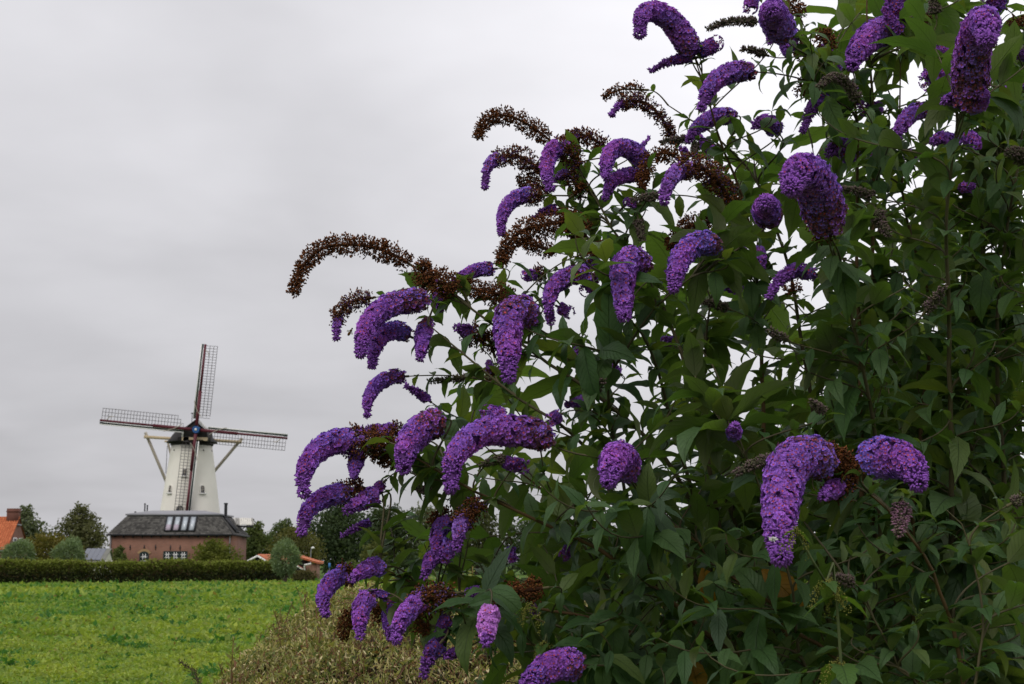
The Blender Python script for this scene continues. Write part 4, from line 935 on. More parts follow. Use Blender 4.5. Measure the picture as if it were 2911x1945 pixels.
# flower spikes of the survey: sheet, distance of base, distance of tip, look, points base -> tip, radius, (share that is withered)
P, M, W_, B_, D_ = 'fresh', 'mixed', 'withered', 'bud', 'dark'
SPK = [
 ('3', 4.0, 3.9, W_, [(960, 400), (870, 345), (720, 280), (520, 250), (330, 270), (200, 360), (130, 480), (90, 605)], 62),
 ('3', 4.0, 4.0, W_, [(1130, 560), (1080, 500), (1040, 430), (1060, 370)], 78),
 ('3', 4.0, 3.95, W_, [(1290, 560), (1230, 545), (1150, 520)], 78),
 ('3', 4.05, 4.1, W_, [(1730, 650), (1530, 600), (1400, 570), (1310, 545)], 66),
 ('3', 4.25, 4.15, M, [(670, 645), (560, 660), (460, 720), (415, 820), (410, 940)], 54, .72),
 ('3', 3.9, 3.7, P, [(1080, 660), (950, 670), (790, 710), (670, 800), (610, 920), (590, 1050)], 96),
 ('3', 3.95, 3.8, P, [(950, 930), (860, 890), (760, 910), (700, 1000), (675, 1140)], 74),
 ('3', 3.95, 3.85, P, [(1085, 830), (1050, 950), (1035, 1090)], 68),
 ('3', 3.6, 3.4, P, [(1860, 820), (1780, 740), (1700, 780), (1680, 900), (1690, 1060), (1690, 1225)], 118),
 ('3', 4.2, 4.2, P, [(1575, 430), (1450, 440), (1350, 480), (1290, 515)], 58),
 ('3', 3.95, 3.85, P, [(915, 1230), (800, 1240), (690, 1310), (645, 1400), (635, 1510)], 60),
 ('3', 3.95, 3.9, D_, [(1090, 1405), (1010, 1350), (930, 1300)], 42),
 ('3', 4.0, 3.95, B_, [(1400, 1240), (1250, 1250), (1090, 1268)], 24),
 ('3', 4.1, 4.05, P, [(1220, 600), (1170, 640), (1180, 730)], 50),
 ('3', 4.1, 4.1, M, [(1960, 460), (1890, 480), (1830, 500)], 46, .5),
 ('3', 4.05, 4.0, M, [(1490, 970), (1390, 900), (1310, 870)], 68, .5),
 ('3', 4.05, 4.05, W_, [(1580, 1060), (1550, 980), (1530, 900)], 56),
 ('3', 4.05, 4.05, M, [(1600, 1260), (1560, 1190), (1540, 1130)], 48, .6),
 ('5', 4.3, 4.2, W_, [(690, 390), (610, 330), (520, 270), (400, 215), (280, 210), (190, 270), (160, 360)], 52),
 ('5', 4.2, 4.1, M, [(610, 640), (540, 550), (420, 505), (300, 520), (225, 590), (205, 730)], 58, .62),
 ('5', 4.1, 3.95, M, [(900, 590), (840, 490), (750, 440), (680, 510), (665, 630), (690, 740)], 72, .35),
 ('5', 4.2, 4.15, M, [(1110, 445), (1000, 375), (900, 350), (820, 390), (790, 450)], 54, .75),
 ('5', 4.0, 3.85, P, [(1390, 590), (1340, 500), (1230, 440), (1140, 480), (1105, 580), (1105, 660)], 74),
 ('5', 4.0, 3.9, P, [(1370, 650), (1250, 650), (1150, 700), (1105, 810)], 60),
 ('5', 4.05, 4.1, D_, [(1330, 480), (1380, 430), (1420, 375)], 26),
 ('5', 3.95, 3.9, W_, [(1640, 530), (1550, 485), (1450, 520), (1390, 620), (1370, 740)], 48),
 ('5', 3.7, 3.5, M, [(2060, 910), (1970, 750), (1860, 620), (1730, 580), (1620, 640), (1555, 740), (1540, 830)], 82, .62),
 ('5', 4.15, 4.05, M, [(640, 800), (500, 800), (390, 850), (335, 950), (330, 1075)], 64, .22),
 ('5', 4.2, 4.2, W_, [(680, 790), (600, 720), (520, 685), (460, 700)], 48),
 ('5', 4.0, 3.9, W_, [(940, 1090), (800, 1000), (640, 1020), (490, 1060), (390, 1150), (320, 1295)], 76),
 ('5', 4.0, 4.0, W_, [(960, 1110), (870, 1020), (780, 960)], 84),
 ('5', 4.15, 4.15, D_, [(740, 900), (650, 920), (570, 965)], 46),
 ('5', 4.1, 4.1, W_, [(740, 1220), (600, 1180), (490, 1150)], 54),
 ('5', 3.95, 4.0, W_, [(920, 1240), (1020, 1210), (1110, 1180)], 58),
 ('5', 3.6, 3.4, P, [(1390, 1370), (1330, 1290), (1260, 1300), (1225, 1420), (1235, 1600), (1240, 1690)], 105),
 ('5', 3.95, 3.85, P, [(1000, 1400), (860, 1390), (730, 1460), (685, 1560), (680, 1660)], 76),
 ('5', 3.5, 3.35, P, [(1930, 1170), (1790, 1160), (1670, 1250), (1630, 1360), (1610, 1480)], 96),
 ('5', 4.0, 3.95, W_, [(1900, 1000), (1760, 1010), (1650, 1080), (1590, 1190)], 62),
 ('5', 3.8, 3.75, B_, [(1490, 805), (1400, 815), (1290, 835)], 30),
 ('5', 4.05, 4.0, B_, [(1710, 380), (1620, 390), (1515, 405)], 28),
 ('5', 4.0, 3.95, B_, [(1770, 420), (1755, 510)], 26),
 ('5', 3.9, 3.85, B_, [(1345, 980), (1360, 1060), (1380, 1150)], 32),
 ('5', 4.2, 4.2, W_, [(1390, 15), (1250, 10), (1150, 30), (1095, 68)], 28),
 ('5', 4.2, 4.1, M, [(1600, 390), (1535, 250), (1430, 130), (1310, 95), (1210, 125), (1150, 195)], 48, .8),
 ('5', 4.1, 4.0, P, [(2050, 210), (1910, 220), (1790, 290), (1725, 380)], 68),
 ('5', 4.3, 4.3, P, [(1900, 480), (1840, 420), (1800, 370)], 52), ('5', 4.3, 4.3, P, [(1700, 520), (1680, 450)], 30),
 ('5', 3.9, 3.8, P, [(2100, 1200), (2040, 1170), (2000, 1220)], 62),
 ('5', 3.98, 3.98, P, [(960, 1340), (1000, 1310), (1030, 1280)], 42), ('5', 4.1, 4.1, P, [(590, 1400), (550, 1380), (510, 1390)], 36),
 ('5', 3.98, 3.98, P, [(1010, 1400), (980, 1470), (960, 1500)], 52), ('5', 4.1, 4.1, P, [(1550, 1380), (1510, 1420)], 34),
 ('5', 4.0, 4.0, P, [(1330, 860), (1270, 850)], 34), ('5', 4.1, 4.1, W_, [(860, 800), (950, 740)], 44), ('5', 4.1, 4.1, M, [(880, 700), (800, 640), (730, 680)], 46, .5),
 ('6', 3.9, 3.75, P, [(450, 320), (400, 230), (320, 120), (230, 65), (155, 90), (140, 190)], 74),
 ('6', 3.9, 3.9, D_, [(430, 330), (320, 350), (205, 405)], 36), ('6', 3.9, 3.9, D_, [(480, 300), (540, 270), (575, 250)], 46),
 ('6', 3.8, 3.7, P, [(790, 415), (690, 415), (590, 450), (530, 530), (495, 615)], 62),
 ('6', 4.0, 4.0, P, [(790, -15), (775, 40)], 42),
 ('6', 3.75, 3.5, P, [(960, 200), (930, 140), (905, 70), (900, 60)], 90), ('6', 3.9, 3.85, P, [(1010, 190), (990, 250), (985, 300)], 56), ('6', 3.9, 3.85, P, [(930, 160), (900, 200), (890, 240)], 42),
 ('6', 4.0, 3.95, B_, [(810, 125), (690, 120), (600, 135), (528, 168)], 26), ('6', 4.0, 3.95, B_, [(860, 315), (790, 290), (728, 282)], 24),
 ('6', 3.9, 3.9, W_, [(1215, 310), (1205, 240), (1200, 180)], 50), ('6', 4.0, 4.0, W_, [(1100, 340), (1080, 290), (1050, 260)], 52), ('6', 4.0, 4.0, W_, [(1060, 110), (1030, 60), (1000, 10)], 44),
 ('6', 4.05, 4.05, M, [(1180, 400), (1190, 350), (1200, 300)], 46, .5),
 ('6', 3.9, 3.75, P, [(1600, 180), (1490, 195), (1400, 280), (1360, 375)], 86),
 ('6', 3.3, 3.0, P, [(2010, 620), (2040, 470), (2050, 320), (2085, 170), (2110, 120), (2130, 170), (2135, 230)], 110), ('6', 3.35, 3.3, P, [(2000, 600), (1940, 570), (1890, 580)], 46), ('6', 3.3, 3.25, P, [(2030, 620), (2090, 590), (2120, 540)], 56),
 ('6', 3.7, 3.7, D_, [(1900, 420), (1880, 330), (1870, 250)], 66), ('6', 3.6, 3.6, P, [(1960, 450), (1880, 430), (1810, 460)], 66),
 ('6', 3.6, 3.5, P, [(1810, 635), (1730, 640), (1655, 700), (1610, 810)], 52),
 ('6', 3.9, 3.9, D_, [(1690, 140), (1640, 60), (1630, -20)], 84), ('6', 3.85, 3.85, D_, [(1640, 180), (1590, 130), (1550, 60)], 46), ('6', 3.9, 3.9, W_, [(1720, 150), (1770, 90)], 42),
 ('6', 3.8, 3.8, B_, [(1840, 80), (1830, 20), (1825, -30)], 38),
 ('6', 3.6, 3.5, B_, [(1390, 570), (1320, 470), (1240, 445), (1165, 505)], 34),
 ('6', 3.85, 3.75, D_, [(1210, 560), (1130, 620), (1080, 745)], 46),
 ('6', 3.95, 3.9, P, [(1390, 560), (1310, 530), (1250, 590)], 68), ('6', 4.0, 3.95, P, [(1370, 910), (1290, 840), (1230, 880)], 62), ('6', 4.1, 4.1, P, [(1540, 900), (1490, 880)], 40), ('6', 3.95, 3.95, P, [(1290, 400), (1250, 405)], 34),
 ('6', 3.2, 2.95, P, [(1215, 1320), (1195, 1200), (1160, 1080), (1100, 990), (1040, 1000), (1015, 1075)], 128), ('6', 3.25, 3.2, W_, [(1230, 1360), (1190, 1300), (1160, 1250)], 70), ('6', 3.25, 3.2, D_, [(1210, 1330), (1270, 1270), (1290, 1220)], 46),
 ('6', 3.5, 3.35, P, [(875, 1260), (868, 1200), (865, 1165)], 84),
 ('6', 4.05, 4.0, P, [(930, 760), (870, 700), (800, 720)], 54),
 ('6', 3.8, 3.75, P, [(1950, 830), (1880, 800), (1830, 810)], 52), ('6', 3.8, 3.75, P, [(2000, 800), (2050, 800), (2080, 840)], 46),
 ('6', 3.5, 3.45, B_, [(2350, 930), (2310, 880), (2250, 880)], 46), ('6', 3.4, 3.35, B_, [(1500, 1220), (1520, 1280), (1570, 1350)], 44),
 ('6', 3.6, 3.55, B_, [(1490, 1130), (1390, 1100), (1275, 1085)], 24),
 ('6', 3.8, 3.8, D_, [(2230, 40), (2190, 10), (2150, -20)], 44), ('6', 3.8, 3.8, W_, [(2340, 160), (2310, 110)], 44), ('6', 3.9, 3.9, P, [(2370, 310), (2310, 300), (2250, 320)], 46),
 ('6', 3.6, 3.6, D_, [(2370, 480), (2300, 490), (2230, 530)], 38), ('6', 3.9, 3.9, P, [(1520, 640), (1440, 620)], 50), ('6', 4.0, 4.0, W_, [(1760, 230), (1840, 250)], 44),
 ('6', 4.0, 4.0, W_, [(1150, 510), (1060, 490)], 46), ('6', 4.1, 4.1, P, [(1740, 900), (1690, 890)], 34), ('6', 4.1, 4.1, P, [(2060, 1080), (2000, 1080)], 30),
 ('7', 3.5, 3.4, D_, [(1345, 135), (1270, 115), (1195, 155), (1145, 235)], 42),
 ('7', 3.8, 3.75, B_, [(945, 295), (890, 275), (820, 258)], 22), ('7', 3.2, 3.15, B_, [(1885, 305), (1930, 250), (1972, 190)], 24), ('7', 3.4, 3.35, B_, [(1225, 445), (1180, 425), (1145, 395)], 18),
 ('7', 3.2, 3.15, B_, [(1395, 780), (1345, 735)], 20), ('7', 3.6, 3.55, B_, [(300, 705), (360, 635)], 22),
 ('7', 3.3, 3.2, P, [(975, 895), (980, 850)], 38), ('7', 4.0, 4.0, P, [(430, 600), (380, 570)], 28), ('7', 4.0, 4.0, P, [(270, 725), (190, 750)], 28), ('7', 4.2, 4.2, P, [(700, 450), (650, 450)], 24),
 ('7', 4.0, 3.95, P, [(1090, 20), (1110, 100)], 34), ('7', 4.1, 4.1, P, [(930, 180), (990, 195)], 30), ('7', 4.2, 4.2, P, [(250, 480), (230, 520)], 30), ('7', 4.0, 4.0, P, [(150, 290), (190, 310)], 30),
 ('7', 3.7, 3.7, P, [(620, 150), (660, 140)], 24), ('7', 3.9, 3.9, P, [(100, 320), (110, 350)], 24), ('7', 3.9, 3.9, W_, [(1260, 230), (1250, 190)], 30),
 ('8', 3.4, 3.2, P, [(475, 250), (440, 170), (400, 200), (385, 280)], 80),
 ('8', 3.05, 2.8, P, [(1410, 215), (1340, 165), (1250, 200), (1205, 300), (1190, 420), (1190, 530), (1200, 635)], 106),
 ('8', 3.1, 3.05, W_, [(1545, 265), (1490, 200), (1430, 150)], 62), ('8', 3.1, 3.0, M, [(1530, 300), (1460, 310), (1400, 350)], 54, .45),
 ('8', 3.0, 2.9, P, [(1610, 215), (1660, 175), (1740, 170), (1810, 215), (1845, 285)], 100),
 ('8', 3.0, 2.95, 'pinkbud', [(1770, 395), (1765, 450), (1755, 530)], 50), ('8', 3.2, 3.1, B_, [(1160, 175), (1070, 200), (978, 245)], 28),
 ('8', 3.0, 3.0, B_, [(2290, 385), (2347, 355)], 24), ('8', 3.0, 2.95, B_, [(1530, 760), (1440, 725)], 24),
 ('8', 3.3, 3.2, P, [(250, 1150), (130, 1150), (40, 1200), (-10, 1260)], 78), ('8', 3.7, 3.7, D_, [(200, 590), (175, 630)], 26), ('8', 3.8, 3.8, P, [(10, 860), (30, 890)], 22),
 ('4', 3.5, 3.3, P, [(1500, 215), (1410, 165), (1280, 150), (1140, 150), (1030, 220), (965, 320), (950, 460)], 90),
 ('4', 3.9, 3.9, M, [(690, 170), (570, 150), (450, 150)], 52, .3),
 ('4', 3.7, 3.5, M, [(560, 250), (430, 215), (290, 210), (180, 280), (130, 380), (125, 490)], 76, .25), ('4', 3.75, 3.75, W_, [(620, 290), (560, 220), (500, 190)], 66), ('4', 3.75, 3.75, W_, [(660, 330), (600, 290), (520, 300)], 50),
 ('4', 3.7, 3.65, P, [(425, 280), (405, 395)], 50),
 ('4', 3.6, 3.5, P, [(900, 95), (810, 125), (730, 190), (695, 280), (685, 355)], 88),
 ('4', 3.7, 3.55, M, [(470, 470), (340, 495), (220, 530), (145, 600), (115, 710)], 64, .25),
 ('4', 3.7, 3.65, P, [(540, 505), (460, 540), (370, 595)], 56), ('4', 3.7, 3.7, D_, [(570, 440), (530, 480), (490, 510)], 36),
 ('4', 3.8, 3.75, D_, [(500, 660), (420, 690), (345, 735)], 26),
 ('4', 3.6, 3.5, M, [(1125, 555), (1050, 605), (1005, 680), (985, 800)], 54, .5),
 ('4', 3.7, 3.65, P, [(950, 650), (890, 700), (870, 780), (890, 860)], 50), ('4', 3.65, 3.65, P, [(950, 760), (920, 850)], 42), ('4', 3.7, 3.65, P, [(900, 840), (840, 870), (800, 960)], 46), ('4', 3.75, 3.75, W_, [(960, 640), (890, 630), (840, 660)], 44),
 ('4', 3.65, 3.6, P, [(570, 910), (480, 920), (400, 975)], 54), ('4', 3.7, 3.6, M, [(410, 950), (320, 965), (255, 1030), (232, 1100), (248, 1170)], 56, .15),
 ('4', 3.6, 3.5, P, [(510, 1085), (460, 1120), (440, 1200), (440, 1295)], 56), ('4', 3.6, 3.6, D_, [(590, 1080), (520, 1055), (450, 1055)], 30),
 ('4', 3.8, 3.75, W_, [(400, 1150), (365, 1220), (340, 1305)], 36), ('4', 3.75, 3.75, W_, [(600, 1160), (520, 1170)], 44),
 ('4', 3.65, 3.6, P, [(625, 1100), (600, 1200), (600, 1305)], 42),
 ('4', 3.5, 3.35, M, [(975, 1060), (860, 1085), (770, 1105), (700, 1170), (660, 1240), (645, 1315)], 66, .42),
 ('4', 3.5, 3.5, D_, [(935, 1190), (900, 1260), (885, 1340), (900, 1400)], 46), ('4', 3.45, 3.45, D_, [(890, 1340), (830, 1410), (800, 1515)], 56),
 ('4', 3.5, 3.45, P, [(1005, 1380), (920, 1410)], 34), ('4', 3.2, 3.1, 'pink', [(1170, 1150), (1155, 1240), (1150, 1335)], 62),
 ('4', 3.4, 3.4, W_, [(1470, 1030), (1340, 1050), (1190, 1085)], 52),
 ('4', 3.6, 3.6, D_, [(1250, 325), (1350, 345)], 42), ('4', 3.6, 3.6, B_, [(1260, 310), (1180, 320), (1105, 345)], 26), ('4', 3.5, 3.5, W_, [(840, 1240), (760, 1230)], 46), ('4', 3.7, 3.7, B_, [(840, 500), (750, 460)], 26),
 ('4', 3.8, 3.8, P, [(1250, 70), (1160, 45)], 46), ('4', 3.7, 3.7, P, [(1290, 800), (1290, 860)], 26), ('4', 3.7, 3.7, P, [(1110, 1040), (1060, 1055)], 30), ('4', 3.7, 3.7, P, [(1560, 60), (1520, 80)], 40),
]
# main stems: points in photo pixels (root end first) with the distance, thickness in metres at the root
STEMS = [
 ([(2700, 2150), (2700, 1800), (2697, 1240), (2692, 690), (2710, 430), (2735, 320)], 3.75, 3.3, .017),
 ([(2480, 2150), (2495, 1700), (2485, 1000), (2487, 500), (2480, 200), (2465, -40)], 3.95, 3.85, .016),
 ([(2440, 2150), (2500, 1600), (2482, 1215), (2420, 893), (2375, 730), (2357, 660)], 3.6, 3.25, .015),
 ([(2100, 2150), (1990, 1500), (1915, 1240), (1860, 1030), (1785, 895), (1776, 830)], 4.0, 3.6, .016),
 ([(2330, 2150), (2010, 1800), (1950, 1741), (1740, 1585), (1600, 1515), (1460, 1455), (1307, 1373), (1180, 1300)], 3.7, 3.6, .016),
 ([(2480, 2150), (2250, 1800), (2190, 1730), (2011, 1609), (1969, 1543), (1870, 1480), (1785, 1345)], 3.5, 3.42, .013),
 ([(2740, 2150), (2714, 1800), (2702, 1741), (2654, 1609), (2582, 1519), (2522, 1446), (2440, 1365)], 3.15, 3.05, .014),
 ([(2220, 2150), (2100, 1900), (2060, 1600), (1900, 1300), (1700, 1120), (1560, 1030), (1390, 915), (1290, 840), (1175, 755)], 4.0, 4.0, .016),
 ([(2180, 2150), (2000, 1700), (1850, 1450), (1640, 1250), (1450, 1116), (1355, 1036), (1220, 925)], 3.8, 3.9, .015),
 ([(2300, 2150), (2100, 1700), (2000, 1200), (1900, 900), (1778, 701), (1740, 652), (1717, 606), (1675, 533), (1644, 480)], 4.0, 4.1, .016),
 ([(2420, 2150), (2340, 1700), (2330, 1300), (2250, 800), (2150, 520), (2011, 368), (1958, 338), (1900, 300)], 4.1, 4.2, .015),
 ([(2350, 2150), (2200, 1700), (2150, 800), (2091, 514), (2047, 420), (2022, 316), (1975, 165)], 4.1, 3.9, .015),
 ([(2500, 2150), (2450, 1700), (2440, 800), (2437, 300), (2358, 207), (2260, 90), (2240, -30)], 3.9, 3.9, .014),
 ([(2350, 2150), (2000, 1900), (1700, 1760), (1400, 1710), (1221, 1677), (1155, 1652), (1090, 1615)], 3.8, 3.65, .013),
 ([(2380, 2150), (1900, 1945), (1650, 1800), (1434, 1733), (1297, 1690)], 3.65, 3.5, .012),
 ([(2400, 2150), (1900, 2000), (1600, 1850), (1327, 1804), (1225, 1785)], 3.6, 3.5, .011),
 ([(2250, 2150), (1900, 1700), (1800, 1500), (1731, 1180), (1740, 1073), (1776, 1013), (1861, 892), (1957, 802), (2010, 770)], 3.9, 3.5, .013),
 ([(2880, 2200), (2860, 1500), (2830, 900), (2890, 500), (2930, 180)], 3.9, 3.9, .015),
 ([(2610, 2200), (2600, 1500), (2640, 900), (2570, 600), (2560, 180)], 4.3, 4.0, .014),
 ([(2790, 2200), (2770, 1500), (2760, 1000), (2800, 700), (2840, 480)], 4.3, 4.1, .014),
 ([(2560, 2150), (2540, 1600), (2560, 1100), (2420, 800), (2330, 560), (2310, 420)], 4.3, 4.2, .014),
 ([(2300, 2150), (2210, 1800), (2100, 1500), (2010, 1150), (2030, 800), (2120, 640)], 4.3, 4.2, .014),
 ([(2950, 2200), (3000, 1500), (3050, 900), (3080, 300)], 3.7, 3.6, .015), ([(3050, 2200), (3200, 1500), (3280, 800)], 4.2, 4.2, .014),
 ([(2200, 2150), (1900, 1800), (1700, 1600), (1560, 1380), (1540, 1300)], 4.2, 4.1, .013),
 ([(2250, 2150), (2050, 1850), (1850, 1640), (1650, 1480), (1420, 1300), (1350, 1240)], 4.2, 4.2, .013),
 ([(2350, 2150), (2250, 1850), (2230, 1640), (2150, 1350), (2090, 1260)], 3.4, 3.3, .011),
 ([(2650, 2150), (2560, 1900), (2450, 1700), (2400, 1640)], 3.1, 3.0, .010), ([(2760, 2150), (2800, 1750), (2740, 1500), (2690, 1450)], 3.0, 3.0, .010),
]
C_FRESH = [np.array([0.33, 0.098, 0.50]), np.array([0.205, 0.13, 0.56])]
C_EYE = np.array([0.36, 0.055, 0.06]); C_BUDP = np.array([0.19, 0.065, 0.32])
C_HUSK = [np.array([0.13, 0.046, 0.017]), np.array([0.07, 0.029, 0.014]), np.array([0.20, 0.073, 0.026])]
C_BUDG = [np.array([0.115, 0.085, 0.072]), np.array([0.085, 0.085, 0.045]), np.array([0.13, 0.085, 0.095])]
OCT = np.array([[0, 0, 0], [.5, 0, .45], [0, .5, .45], [-.5, 0, .45], [0, -.5, .45], [0, 0, 1.0]])
OCF = np.array([(0, 2, 1), (0, 3, 2), (0, 4, 3), (0, 1, 4), (5, 1, 2), (5, 2, 3), (5, 3, 4), (5, 4, 1)])
TRI = np.array([[0, 0, 0], [.5, 0, .5], [-.25, .43, .5], [-.25, -.43, .5], [0, 0, 1.0]])
TRF = np.array([(0, 2, 1), (0, 3, 2), (0, 1, 3), (4, 1, 2), (4, 2, 3), (4, 3, 1)])
def petals():
    V, F, k = [], [], []
    for q in range(4):
        a = q * math.pi / 2; c, s = math.cos(a), math.sin(a)
        for (x, y, z) in ((.10, 0, -.17), (.34, -.29, .06), (.54, 0, .07), (.34, .29, .06)):
            V.append((x * c - y * s, x * s + y * c, z))
        F.append([q * 4, q * 4 + 1, q * 4 + 2, q * 4 + 3]); k += [0.25, 1, 1.12, 1]
    n = len(V)
    for q in range(4): a = q * math.pi / 2 + .785; V.append((.20 * math.cos(a), .20 * math.sin(a), -.09)); k.append(-1)
    F.append([n, n + 1, n + 2, n + 3])
    return np.array(V), np.array(F), np.array(k)
PV, PF, PK = petals()
def orient(Nn, r):
    n = len(Nn); A = np.cross(Nn, r.normal(size=(n, 3))); A /= np.linalg.norm(A, axis=1)[:, None] + 1e-9
    return A, np.cross(Nn, A)
def scatter(mb, V, F, pos, A, B, Nn, sx, sz, col):
    """copies of a little shape V at pos with axes A, B, Nn; col (n, len(V), 3)"""
    n, m = len(pos), len(V)
    sx = np.broadcast_to(sx, (n,))[:, None, None]; sz = np.broadcast_to(sz, (n,))[:, None, None]
    W = pos[:, None, :] + (V[None, :, 0:1] * A[:, None, :] + V[None, :, 1:2] * B[:, None, :]) * sx + V[None, :, 2:3] * Nn[:, None, :] * sz
    FF = (F[None] + (np.arange(n) * m)[:, None, None]).reshape(-1, F.shape[1])
    mb.add(W.reshape(-1, 3), FF, col.reshape(-1, 3))
SPIKE_INFO = []          # base, tangent at base, radius
OCCL = []                # sample points that hide leaves
def make_spike(seed, spec):
    sh, d0, d1, look, pts, rad = spec[:6]; wither = spec[6] if len(spec) > 6 else (1.0 if look == W_ else 0.0)
    r = np.random.default_rng(1000 + seed)
    ox, oy, k = ZM[sh]
    n = len(pts)
    P3 = [at(ox + x / k, oy + y / k, d0 + (d1 - d0) * (i / (n - 1)) ** 1.4) for i, (x, y) in enumerate(pts)]
    cl, Ln = resample(P3, 48)
    Rm = rad / k / FPX * (d0 + d1) / 2
    T = np.gradient(cl, axis=0); T /= np.linalg.norm(T, axis=1)[:, None] + 1e-12
    X, Y = frames(T)
    s = np.linspace(0, 1, 48)
    if look in (B_, 'pinkbud'): prof = 1.0 - 0.72 * s
    elif look == D_: prof = np.minimum(.8 + s, 1.0) * (1 - .62 * s ** 1.3)
    else: prof = np.minimum(.72 + 2.2 * s, 1.0) * (1 - 0.60 * s ** 2.4)
    if Ln < 2.6 * Rm: prof = np.minimum(.75 + 1.5 * s, 1.0)
    Rs = Rm * prof
    fl = MB()
    # inner core: the packed flower stalks of the spike
    cr_ = Rs * (0.74 if look not in (W_,) else 0.22)
    cr_ = np.where(s < wither, np.minimum(cr_, Rm * 0.25), cr_)
    cr_[0] *= .6; cr_[-1] *= .5
    corec = np.where((s < wither)[:, None], np.array([[0.05, 0.022, 0.012]]), np.array([[0.075, 0.022, 0.12]]) if look not in (B_, 'pinkbud') else np.array([[0.06, 0.055, 0.035]]))
    fl.tube(cl, cr_, 8, corec)
    wgt = np.cumsum(Rs); wgt = wgt / wgt[-1]
    def pick(n_):
        return np.interp(r.random(n_), np.concatenate([[0], wgt]), np.linspace(0, 1, 49))
    def frame_at(u):
        f = np.clip(u, 0, 1) * 47; i = np.minimum(f.astype(int), 46); g_ = (f - i)[:, None]
        def ip(Aa): return Aa[i] * (1 - g_) + Aa[i + 1] * g_
        return ip(cl), ip(X), ip(Y), ip(T), np.interp(u, s, Rs)
    area = 2 * math.pi * np.mean(Rs) * Ln + 2.2 * Rm * Rm
    fs = np.clip(16.5 * (d0 + d1) / 2 / FPX, .0108, .0138) * (1.25 if look == 'pink' else 1.0) * (.92 if look == D_ else 1.0)
    cap = 0.06 if Ln > 3 * Rm else 0.0
    if look in (P, M, D_, 'pink'):
        nf = int(2.6 * area / (fs * fs * .62)); u = pick(nf)
        # the round end of the spike
        ne = int(nf * .06 + 6); u[:ne] = 1.0
        fade = u < wither - r.normal(0, .05, nf)
        keepf = ~fade
        C0, X0, Y0, T0, R0 = frame_at(u)
        a = r.random(nf) * 6.2832
        rad_d = np.cos(a)[:, None] * X0 + np.sin(a)[:, None] * Y0
        lump = 1 + .09 * np.sin(a * 3 + u * 31) * np.sin(u * 40 + a * 2) + r.normal(0, .045, nf)
        Nn = rad_d + T0 * r.normal(.15, .15, nf)[:, None] + r.normal(0, .2, (nf, 3))
        pos = C0 + rad_d * (R0 * lump - .2 * fs)[:, None]
        dd = rdir(ne, 0, r); dd = dd * np.sign((dd * T0[:ne]).sum(1))[:, None]
        pos[:ne] = cl[-1] + dd * Rs[-1]; Nn[:ne] = dd
        Nn /= np.linalg.norm(Nn, axis=1)[:, None]
        budp = np.clip((u - (.74 if look != D_ else .35)) / .16, 0, 1) * (1.0 if Ln > 3.5 * Rm else .25)
        isb = (r.random(nf) < budp) & keepf
        opn = keepf & ~isb
        hue = vnoise(u * 3 + seed, a * .6, seed, .8)[:, None]; agef = np.clip((.55 - u) / .5, 0, 1)[:, None] * (.35 + .65 * (seed % 3 == 0))
        mixc = np.clip(hue * .9 + agef * .8 - .15, 0, 1)
        c = C_FRESH[0] * (1 - mixc) + C_FRESH[1] * mixc
        if look == D_: c = c * np.array([.62, .55, .62])
        if look == 'pink': c = np.array([0.60, 0.23, 0.68]) * np.ones_like(c)
        if seed % 5 == 1: c = c * np.array([.86, .9, .95])
        if wither > .45 and look == M: c = .6 * c + .4 * np.array([0.24, 0.16, 0.46])
        if Ln > 4.5 * Rm and look == P:
            fad = r.random(nf) < .6 * np.clip((.16 + .3 * (seed * .37 % 1) - u) / .3, 0, 1)
            c[fad] = np.array([0.10, 0.045, 0.075])
        c = c * r.uniform(.7, 1.3, nf)[:, None]
        A, Bv = orient(Nn, r)
        cc = c[opn][:, None, :] * np.abs(PK)[None, :, None]
        eye = PK < 0; cc[:, eye] = C_EYE * r.uniform(.7, 1.5, (opn.sum(), 1, 1)); inn = np.abs(PK) == .25; cc[:, inn] = (.55 * c[opn] + .45 * C_EYE * .6)[:, None, :]
        scatter(fl, PV, PF, pos[opn], A[opn], Bv[opn], Nn[opn], fs * r.uniform(.85, 1.15, opn.sum()), fs * r.uniform(.8, 1.2, opn.sum()), cc)
        bc = (C_BUDP * r.uniform(.7, 1.6, (isb.sum(), 1)))[:, None, :] * np.array([.6, 1, 1, 1, 1, 1.25])[None, :, None]
        scatter(fl, OCT, OCF, pos[isb] - Nn[isb] * .004, A[isb], Bv[isb], Nn[isb], .0062, .0092 * r.uniform(.7, 1.3, isb.sum()), bc)
    if wither > 0:
        # dry seed-heads in little stalked bunches
        La = Ln * wither; nb = int(La * 2 * math.pi * Rm / (.0088 * .0088)) + 14
        ub = r.random(nb) * wither
        C0, X0, Y0, T0, R0 = frame_at(ub)
        whorl = .72 + .42 * vnoise(ub * Ln / .022 + seed, ub * 0, seed + 3, 1.0)
        a = r.random(nb) * 6.2832
        rad_d = np.cos(a)[:, None] * X0 + np.sin(a)[:, None] * Y0 + T0 * .3
        rr = R0 * whorl * (1.17 - .75 * r.random(nb) ** 1.8)
        ctr = C0 + rad_d * rr[:, None]
        per = 4
        pos = np.repeat(ctr, per, 0) + r.normal(0, .0038, (nb * per, 3)); Nn = np.repeat(rad_d, per, 0) * .8 + r.normal(0, .6, (nb * per, 3)); Nn /= np.linalg.norm(Nn, axis=1)[:, None]
        A, Bv = orient(Nn, r)
        m_ = nb * per
        t = r.random((m_, 1)); c = np.where(t < .45, C_HUSK[0], np.where(t < .8, C_HUSK[1], C_HUSK[2])) * r.uniform(.7, 1.3, (m_, 1))
        if look != W_:
            lil = r.random(m_) < .16; c[lil] = np.array([0.12, 0.07, 0.2])
